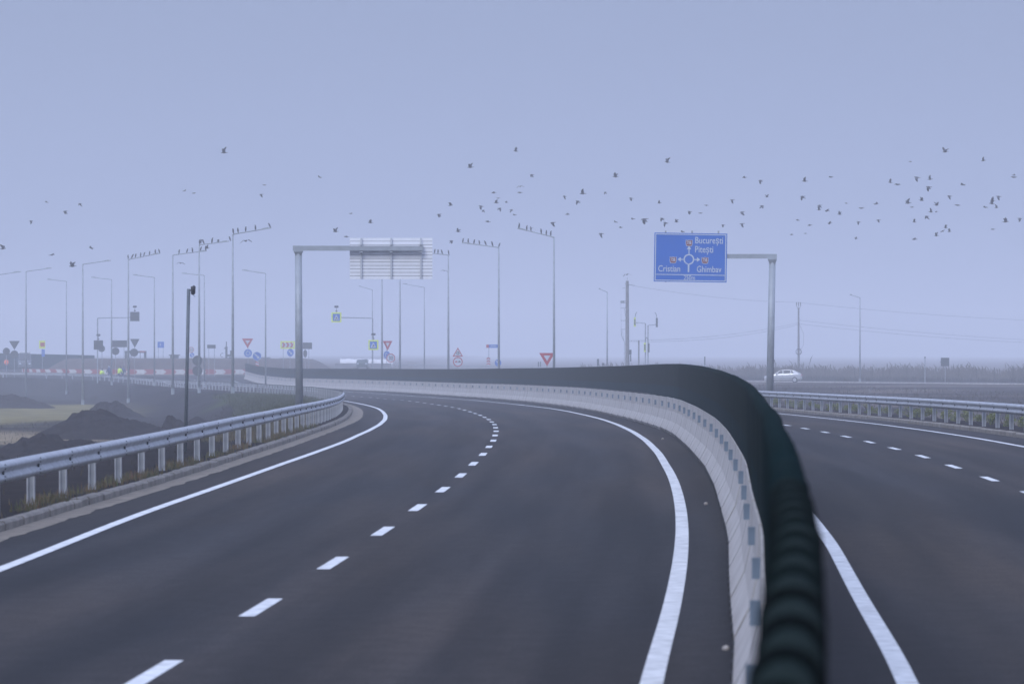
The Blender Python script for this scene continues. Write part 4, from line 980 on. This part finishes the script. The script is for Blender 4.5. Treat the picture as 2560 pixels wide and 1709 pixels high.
# ------------------------------------------------------------------ roundabout furniture
# chevron wall round the island: red boards with white arrow shapes
rt=thing('chevron_board','long curved band of red and white arrow boards round the earth island','barrier board',(RC[0],RC[1],ZC-3.2))
R=23.0; b=MB(); per=50/18.8/R; zb=.12; zt=.82; nseg=0
a=math.radians(182)
def rp(a,z,r=R): return (r*math.cos(a),r*math.sin(a),z)
while a<math.radians(352):
    e=a+per; 
    for q in range(6):
        a0=a+per*q/6; a1=a+per*(q+1)/6
        b.add([rp(a0,zb),rp(a1,zb),rp(a1,zt),rp(a0,zt),rp(a0,zb,R-.08),rp(a1,zb,R-.08),rp(a1,zt,R-.08),rp(a0,zt,R-.08)],[(0,1,2,3),(4,7,6,5),(3,2,6,7),(0,4,5,1)],0)
    # white arrow: notch left, point right
    Rf=R+.012; w=per*.48; n0=a+per*.10; zm=(zb+zt)/2; t=per*.13
    def seg(u0,u1,fl,fr):
        pass
    lo=[(n0+t*0,zb+.03),(n0+w-t*.2,zb+.03)]
    K=4
    top=[(n0+ (w-.2*t)*i/K,zt-.03) for i in range(K+1)]; midl=(n0+t,zm); bot=[(n0+(w-.2*t)*i/K,zb+.03) for i in range(K+1)]; tip=(n0+w+t,zm)
    mid=[(n0+t+(w)*i/K,zm) for i in range(K+1)]
    vs=[rp(*p,Rf) for p in top+mid+bot]; k5=K+1
    b.add(vs,[(i+k5,i+1+k5,i+1,i) for i in range(K)]+[(i+2*k5,i+1+2*k5,i+1+k5,i+k5) for i in range(K)],1)
    b.add([rp(a+.001,0,R-.05),rp(a+.004,0,R-.05),rp(a+.004,zb+.1,R-.05),rp(a+.001,zb+.1,R-.05)],[(0,1,2,3)],2)
    a=e
b.build('board',[mat('board_red',(.27,.05,.055),.6),mat('board_white',(.5,.5,.5),.6),M_signback],rt)
# earth-coloured kerb below the boards
b=MB(); na=120
for i in range(na+1):
    A=math.radians(180+180*i/na); z0=0
    for r,z in ((R+1.3,-.10),(R+1.28,.10),(R-.3,.14)): b.v.append((RC[0]+r*math.cos(A),RC[1]+r*math.sin(A),gz(RC[1]+r*math.sin(A))+z))
b.f=[(i*3+j,i*3+j+1,(i+1)*3+j+1,(i+1)*3+j) for i in range(na) for j in range(2)]; b.m=[0]*len(b.f)
tag(b.build('kerb',M_kerb),'low kerb ring round the roundabout island','kerb',kind='structure')
# things standing on the island
def onisl(x,name,label,cat,Z=664):
    k=sc(Z); X=(x-CX)/k; return thing(name,label,cat,(X,Z,TOPZ-.02)), (lambda u:(u-x)/k), (lambda v: ZC-(v-YH)/k-TOPZ)
r_,lx,lz=onisl(338,'equipment_rack','dark open steel frame with a reddish top rail standing on the earth island','rack')
b=MB(); 
for u in (315,363): b.box((lx(u),0,lz(886)),(.3,.3,lz(877)-lz(896)))
for u in (327,350): b.box((lx(u),.4,lz(887)),(.08,.08,lz(878)-lz(896)))
b.box((lx(339),0,lz(879)),(lx(366)-lx(312),.5,.28)); b.build('upright',M_signback,r_)
b=MB(); b.box((lx(357),-.26,lz(878)),(.8,.02,.12)); b.build('rail',M_signred,r_)
r_,lx,lz=onisl(436,'storage_tank','low dark flat-topped tank on the earth island right of the steel frame','tank')
b=MB(); b.box((0,0,lz(891)),(1.15,.8,lz(886)-lz(897))); b.box((0,0,lz(887)),(1.5,1.,.14)); b.box((-.4,-.42,lz(892)),(.1,.04,.4)); b.box((.4,-.42,lz(892)),(.1,.04,.4)); b.build('tank_body',M_signback,r_)
r_,lx,lz=onisl(570,'drilling_rig','small dark drilling machine with an upright mast on the earth island','machine')
b=MB(); b.tube([(lx(566),0,lz(853)),(lx(566),0,lz(868))],.07,6); b.box((lx(566),0,lz(880)),(.28,.25,lz(868)-lz(897))); b.box((lx(564),0,lz(870)),(.42,.2,.12)); b.build('mast',M_signback,r_)
b=MB(); b.box((lx(575),0,lz(888)),(.75,.6,.28)); b.box((lx(578),.0,lz(881)),(.3,.5,.6)); b.tube([(lx(572),-.3,lz(893.5)),(lx(583),-.3,lz(893.5))],.13,8); b.build('chassis',M_signback,r_)
b=MB(); pts=[(lx(556)+.27*math.cos(t*.5),0,lz(887)+.27*math.sin(t*.5)) for t in range(2,11)]; b.tube(pts,.035,6,cap=False); b.build('hose',M_signback,r_)
# far median screens at the left, far wall, white sheeting, railing
def strip(pts,z0,z1,th,name,label,cat,m):
    b=MB(); v=[]
    for X,Z in pts: v += [(X,Z,z0(X,Z)),(X,Z,z1(X,Z)),(X,Z+th,z1(X,Z)),(X,Z+th,z0(X,Z))]
    n=len(pts); b.add(v,[(i*4+k,(i+1)*4+k,(i+1)*4+(k+1)%4,i*4+(k+1)%4) for i in range(n-1) for k in range(4)]+[(0,1,2,3),(4*n-1,4*n-2,4*n-3,4*n-4)])
    return tag(b.build(name,m),label,cat)
def pxz(x,Z): return ((x-CX)/sc(Z),Z)
strip([pxz(-60,735),pxz(80,728),pxz(160,724),pxz(236,720)],lambda X,Z:gz(Z)-.1,lambda X,Z:ZC-(((Z-720)/15*-7)+888-YH)/sc(Z),.2,'glare_screen','dark green screen wall at the far left behind the earth island','glare screen',M_greenside)
strip([pxz(838,770),pxz(900,770),pxz(978,770)],lambda X,Z:gz(Z)-.1,lambda X,Z:ZC-(908-YH)/sc(Z),.3,'grey_wall','long low grey wall behind the median right of the island','wall',M_wall)
b=MB(); v=[]
for i in range(23):
    x=850+i*6; t=i/22; top=897+ (2*t if t<.5 else 1)+ (7*((t-.75)/.25)**2 if t>.75 else 0)+.8*math.sin(i*1.3)
    for d,y_ in ((0,908),(0,top),(4,top-.5),(4,908)): X,Z,h=pix(x,y_,800+d); v.append((X,Z,h if y_!=908 else gz(800)))
b.add(v,[(i*4+k,(i+1)*4+k,(i+1)*4+(k+1)%4,i*4+(k+1)%4) for i in range(22) for k in range(4)]+[(0,1,2,3),(91,90,89,88)])
tag(b.build('sheeted_stack',M_tarp,smooth=True),'long pale white sheeted heap behind the grey wall','heap')
r_=thing('railing','long pale metal railing behind the median right of the grey wall','railing',(0,0,0))
b=MB(); pts=[]
for i in range(58):
    x=980+i*6.2; Z=650-i*.6; X=(x-CX)/sc(Z); y0,y1=911+.11*i,925
    p=pix(x,y0,Z); pts.append(p); b.tube([(X,Z,gz(Z)-.1),p],.025,4)
b.build('balusters',M_galv,r_); b=MB(); b.tube(pts,.04,5); b.build('handrail',M_galv,r_)

# ------------------------------------------------------------------ soil mounds on the left
def mound(x,ybase,ytop,wpx,Z,label,seed,asp=1.6):
    k=sc(Z); X=(x-CX)/k; g=terr(X,Z); h=(ZC-(ytop-YH)/k)-g; rx=wpx/k/2
    b=MB(); nr,na=44,110
    for i in range(nr+1):
        t=i/nr
        for q in range(na):
            A=2*math.pi*q/na; d=Vector((math.cos(A)*1.3,math.sin(A)*1.3,seed)); rr=rx*t*(1+.22*mn.noise(d)); x_,y_=rr*math.cos(A),rr*math.sin(A)*asp
            x_-= .3*rx*(1-t)**1.5; hh=h*(.5+.5*math.cos(math.pi*t))**.62*(1+.3*mn.noise(Vector((x_*.9,y_*.5,seed))))+ .20*min(1,h)*mn.fractal(Vector((x_*2.0,y_*1.2,seed)),.95,2,6)*(1-t**2)
            b.v.append((x_,y_,hh-.12*t-(.35 if i==nr else 0)))
    b.f=[(i*na+q,(i+1)*na+q,(i+1)*na+(q+1)%na,i*na+(q+1)%na) for i in range(nr) for q in range(na)]; b.m=[0]*len(b.f)
    tag(b.build('soil_heap',M_mound,loc=(X,Z,g-.05),smooth=True),label,'soil heap','soil heaps behind the left guardrail')
mound(285,1080,1029,450,228,'largest dark soil heap behind the left guardrail',1.)
mound(150,1122,1087,420,178,'dark soil heap nearest the left edge, just over the guardrail',2.)
mound(285,1030,1002,190,330,'small dark soil heap behind the largest one',3.)
mound(20,1000,985,260,420,'low dark spoil ridge beyond the green field',4.,2.)
mound(440,1060,1040,120,235,'small soil heap left of the thin black-topped post',5.)
mound(505,1055,1041,110,265,'small soil heap right of the thin black-topped post',6.)

# ------------------------------------------------------------------ plants
def leaves(b, c, R, n, size, rnd, flat=.9):
    for i in range(n):
        while 1:
            p=Vector((rnd.uniform(-1,1),rnd.uniform(-1,1),rnd.uniform(-1,1)))
            if .2<p.length<1: break
        p=Vector((p.x*R[0],p.y*R[1],p.z*R[2]))+Vector(c); u=Vector((rnd.uniform(-1,1),rnd.uniform(-1,1),rnd.uniform(-.4,1))).normalized(); w=u.orthogonal().normalized(); w.rotate(Matrix.Rotation(rnd.uniform(0,6),3,u)); s=size*rnd.uniform(.6,1.3)
        b.add([p-u*s,p+w*s*.45,p+u*s,p-w*s*.45],[(0,1,2,3)])
shr=[]
for v in range(4):
    rnd=random.Random(20+v); b=MB()
    for k in range(9):
        a=rnd.uniform(0,6.28); r=rnd.uniform(0,.22); c=(r*math.cos(a),r*math.sin(a),rnd.uniform(.12,.42)); leaves(b,c,(.15,.15,.14),60,.035,rnd)
    st=MB()
    for k in range(7):
        a=rnd.uniform(0,6.28); st.tube([(0,0,-.05),(.12*math.cos(a),.12*math.sin(a),.2),(.22*math.cos(a),.22*math.sin(a),.42)],[.012,.008,.003],4)
    shr.append((b.mesh('foliage',M_leaf),st.mesh('stem',M_fence)))
PR=Path(np.array([at(DASH,z)+15.75 for z in ZZ]),90,330)
s=2.; i=0
while s<PR.L:
    f_,st_=shr[i%4]; p=PR.p(s,random.uniform(-.1,.1),.06)
    r_=thing('shrub','',"shrub",p,random.uniform(0,6),'row of shrubs behind the right guardrail')
    q=random.uniform(.62,.85); r_.scale=(q*random.uniform(.9,1.2),q*1.1,q*random.uniform(.9,1.2))
    for me_,nm in ((f_,'foliage'),(st_,'stem')):
        o=bpy.data.objects.new(nm,me_); COL.objects.link(o); o.parent=r_
    r_['label']='low olive green shrub in the even row behind the right guardrail'
    s+=4.; i+=1
def tufts(name,label,gen,n,m,hmin,hmax,w,seed,cat='grass'):
    rnd=random.Random(seed); b=MB()
    for i in range(n):
        X,Z=gen(rnd); g=terr(X,Z)-.02; h=rnd.uniform(hmin,hmax); a=rnd.uniform(0,6.28); d=rnd.uniform(.1,.5)*h; wx,wy=w*math.cos(a+1.57),w*math.sin(a+1.57)
        dx,dy=d*math.cos(a),d*math.sin(a)
        b.add([(X-wx,Z-wy,g),(X+wx,Z+wy,g),(X+dx*.4+wx*.7,Z+dy*.4+wy*.7,g+h*.6),(X+dx*.4-wx*.7,Z+dy*.4-wy*.7,g+h*.6),(X+dx,Z+dy,g+h)],[(0,1,2,3),(3,2,4)])
    return tag(b.build(name,m),label,cat,kind='stuff')
def clump(rnd,c):  # clustered position
    return rnd.gauss(0,c)
cl=[(random.uniform(62,150),random.uniform(-.75,-.15)) for _ in range(90)]
def g1(rnd):
    z,o_=rnd.choice(cl); Z=z+rnd.gauss(0,.35); return at(RAILL,Z)+o_*.6+.34+rnd.gauss(0,.10), Z
tufts('roadside_weeds','green and rusty weeds between the left guardrail posts and the kerb',g1,3800,M_weed,.05,.20,.007,1)
def g2(rnd):
    Z=rnd.uniform(118,215); return at(RAILL,Z)-rnd.uniform(.1,3.2), Z
tufts('dry_grass','brownish dry grass on the bank behind the left guardrail',g2,14000,mat('bank_grass',(.05,.055,.022),.85,0,.3,.5,col2=(.13,.095,.05)),.10,.38,.008,2)
def g3(rnd):
    Z=rnd.uniform(215,350); return at(RAILL,Z)-rnd.uniform(.2,5.5), Z
tufts('bank_grass','green grass on the bank below the street lamps',g3,14000,mat('green_grass',(.04,.055,.02),.85,0,.3,.5,col2=(.075,.075,.035)),.08,.3,.012,3)
def g4(rnd):
    X=rnd.uniform(9,88); Z=596-(X-28)*1.75+rnd.uniform(-7,14); return X, Z
def reeds():
    rnd=random.Random(5); b=MB()
    for i in range(12000):
        X,Z=g4(rnd); n_=mn.noise(Vector((X*.35,Z*.08,2))); h=(1.15+.8*n_+rnd.gauss(0,.33)); 
        if rnd.random()<.02: h*=1.35
        g=terr(X,Z)-.05; l=-rnd.uniform(.0,.35)*h if rnd.random()<.75 else rnd.uniform(0,.2)*h; w=rnd.uniform(.012,.03)
        b.add([(X-w,Z,g),(X+w,Z,g),(X+l*.35+w,Z,g+h*.55),(X+l*.35-w,Z,g+h*.55),(X+l*.8+w*2.2,Z,g+h*.85),(X+l*.8-w*2.2,Z,g+h*.85),(X+l*1.25,Z,g+h)],[(0,1,2,3),(3,2,4,5),(5,4,6)])
    tag(b.build('reed_bed',M_reed),'hazy bed of tall dry reeds behind the side road on the right','reeds',kind='stuff')
reeds()
def scrub():
    rnd=random.Random(8); b=MB()
    for i in range(9000):
        X=rnd.uniform(9,88); Z=582-(X-28)*1.75+rnd.uniform(-4,4); g=terr(X,Z); h=rnd.uniform(.2,.75)*(1+.4*mn.noise(Vector((X*.2,0,0)))); a=rnd.uniform(0,3.14); w=.06
        b.add([(X-w*math.cos(a),Z-w*math.sin(a),g-.05),(X+w*math.cos(a),Z+w*math.sin(a),g-.05),(X+rnd.uniform(-.15,.15),Z,g+h)],[(0,1,2)])
    tag(b.build('scrub',mat('dark_scrub',(.035,.03,.025),.9,0,.3,.5)),'dark low scrub along the foot of the reeds','scrub',kind='stuff')
scrub()
def g5(rnd):
    Z=rnd.uniform(150,500); X=kerbR(Z)+rnd.uniform(3,45); return X,Z
tufts('field_stubble','short dark dead weeds over the rough ground behind the right guardrail',g5,16000,mat('stubble',(.02,.017,.014),1.,0,.3,.4,col2=(.085,.065,.045),spec=.03),.05,.30,.02,11,'weeds')
def g6(rnd):
    Z=rnd.uniform(60,300); X=kerbL(Z)-rnd.uniform(1.2,22)
    return X,Z
tufts('dead_weeds','sparse short dead weeds on the dark soil behind the left guardrail',g6,7000,mat('dead_weed',(.02,.017,.012),1.,0,.3,.4,col2=(.07,.055,.03),spec=.03),.04,.2,.012,12,'weeds')
for i,(x,y,w_,lab) in enumerate(((1765,1261,.035,'small pale stone on the asphalt between white line and barrier, middle one'),(1815,1624,.032,'small pale stone at the foot of the barrier near the bottom'),(1657,1098,.035,'tiny pale stone on the asphalt at the bend beside the barrier'))):
    lo,hi=10.,600.
    for _ in range(50):
        m_=(lo+hi)/2
        if YH+F*H(m_)/m_>y: lo=m_
        else: hi=m_
    X=(x-CX)/F*lo; b=MB(); b.ball((0,0,.012),(w_,w_*1.3,.03),9,6); b.v=[(a+.008*mn.noise(Vector((a*40,c*40,e*40+i))),c,e) for a,c,e in b.v]
    tag(b.build('stone',M_conc,loc=(X,lo,gz(lo)),smooth=True),lab,'stone')
# fence posts in the reeds
fb=MB(); fb.tube([(0,0,-.1),(.02,0,1.55)],.05,6); FP=fb.mesh('fence_post',M_fence)
for i,x in enumerate((1905,2062,2136,2181,2208,2225,2267,2397,2441,2486,2533)):
    Z=556.; X=(x-CX)/sc(Z); Z=578-(X-28)*1.75; X=(x-CX)/sc(Z); o=bpy.data.objects.new('fence_post',FP); COL.objects.link(o); o.location=(X,Z,terr(X,Z)); o.rotation_euler=(0,random.uniform(-.03,.03),0); o.scale=(1,1,random.uniform(.9,1.25))
    tag(o,'thin dark fence post standing in the reeds behind the side road','fence post','fence posts in the reeds')

# ------------------------------------------------------------------ haze
hb=MB(); hb.box((0,1780,13.),(2600,3760,42))
hz=hb.build('haze',None)
m=bpy.data.materials.new('haze'); m.use_nodes=True; nt=m.node_tree; nt.nodes.remove(nt.nodes['Principled BSDF'])
pv=nt.nodes.new('ShaderNodeVolumePrincipled'); pv.inputs['Color'].default_value=(.95,.96,1.0,1); pv.inputs['Density'].default_value=.00092; pv.inputs['Anisotropy'].default_value=0.
nt.links.new(pv.outputs[0],nt.nodes['Material Output'].inputs['Volume'])
hz.data.materials.clear(); hz.data.materials.append(m); tag(hz,'pale blue haze filling the air over the road','haze',kind='stuff')

# ------------------------------------------------------------------ sky and sun
w=bpy.data.worlds.new('World'); S.world=w; w.use_nodes=True; nt=w.node_tree; N=nt.nodes; Lk=nt.links
bg=N['Background']
sk=N.new('ShaderNodeTexSky'); sk.sky_type='NISHITA'; sk.sun_disc=False; sk.sun_elevation=math.radians(38); sk.sun_rotation=math.radians(205); sk.dust_density=3
tc=N.new('ShaderNodeTexCoord'); sp=N.new('ShaderNodeSeparateXYZ'); Lk.new(tc.outputs['Generated'],sp.inputs[0])
rp_=N.new('ShaderNodeValToRGB'); cr=rp_.color_ramp; cr.interpolation='EASE'
hc=(.362,.440,.688)
cr.elements[0].position=0.0; cr.elements[0].color=(hc[0]*.33,hc[1]*.33,hc[2]*.33,1)
cr.elements[1].position=1.0; cr.elements[1].color=(*hc,1)
for ps,f_ in ((.035,.315),(.075,.285),(.16,.34)):
    e=cr.elements.new(ps); e.color=(hc[0]*f_,hc[1]*f_,hc[2]*f_,1)
Lk.new(sp.outputs['Z'],rp_.inputs[0])
mul=N.new('ShaderNodeMix'); mul.data_type='RGBA'; mul.blend_type='MULTIPLY'; mul.inputs[0].default_value=1; mul.inputs[7].default_value=(30,30,30,1)
Lk.new(rp_.outputs[0],mul.inputs[6])
mx=N.new('ShaderNodeMix'); mx.data_type='RGBA'; mx.inputs[0].default_value=.93; Lk.new(sk.outputs[0],mx.inputs[6]); Lk.new(mul.outputs[2],mx.inputs[7])
Lk.new(mx.outputs[2],bg.inputs['Color']); bg.inputs['Strength'].default_value=.1
sun=bpy.data.lights.new('sun','SUN'); sun.energy=1.5; sun.angle=math.radians(25); sun.color=(.96,.97,1.)
so=bpy.data.objects.new('sun',sun); COL.objects.link(so); so.rotation_euler=(math.radians(52),0,math.radians(-25))

# ------------------------------------------------------------------ camera
cam=bpy.data.cameras.new('camera'); co=bpy.data.objects.new('camera',cam); COL.objects.link(co); S.camera=co
co.location=(0,0,ZC); co.rotation_euler=(math.pi/2,0,0)
cam.sensor_width=36; cam.lens=F/2560*36; cam.shift_y=(YH-854.5)/2560; cam.clip_start=.5; cam.clip_end=6000
cam.dof.use_dof=True; cam.dof.focus_distance=190; cam.dof.aperture_fstop=5.6
S.view_settings.view_transform='Standard'; S.view_settings.look='None'; S.view_settings.exposure=0; S.view_settings.gamma=1
S.cycles.use_denoising=True; S.cycles.volume_bounces=1; S.cycles.max_bounces=6; S.cycles.diffuse_bounces=3
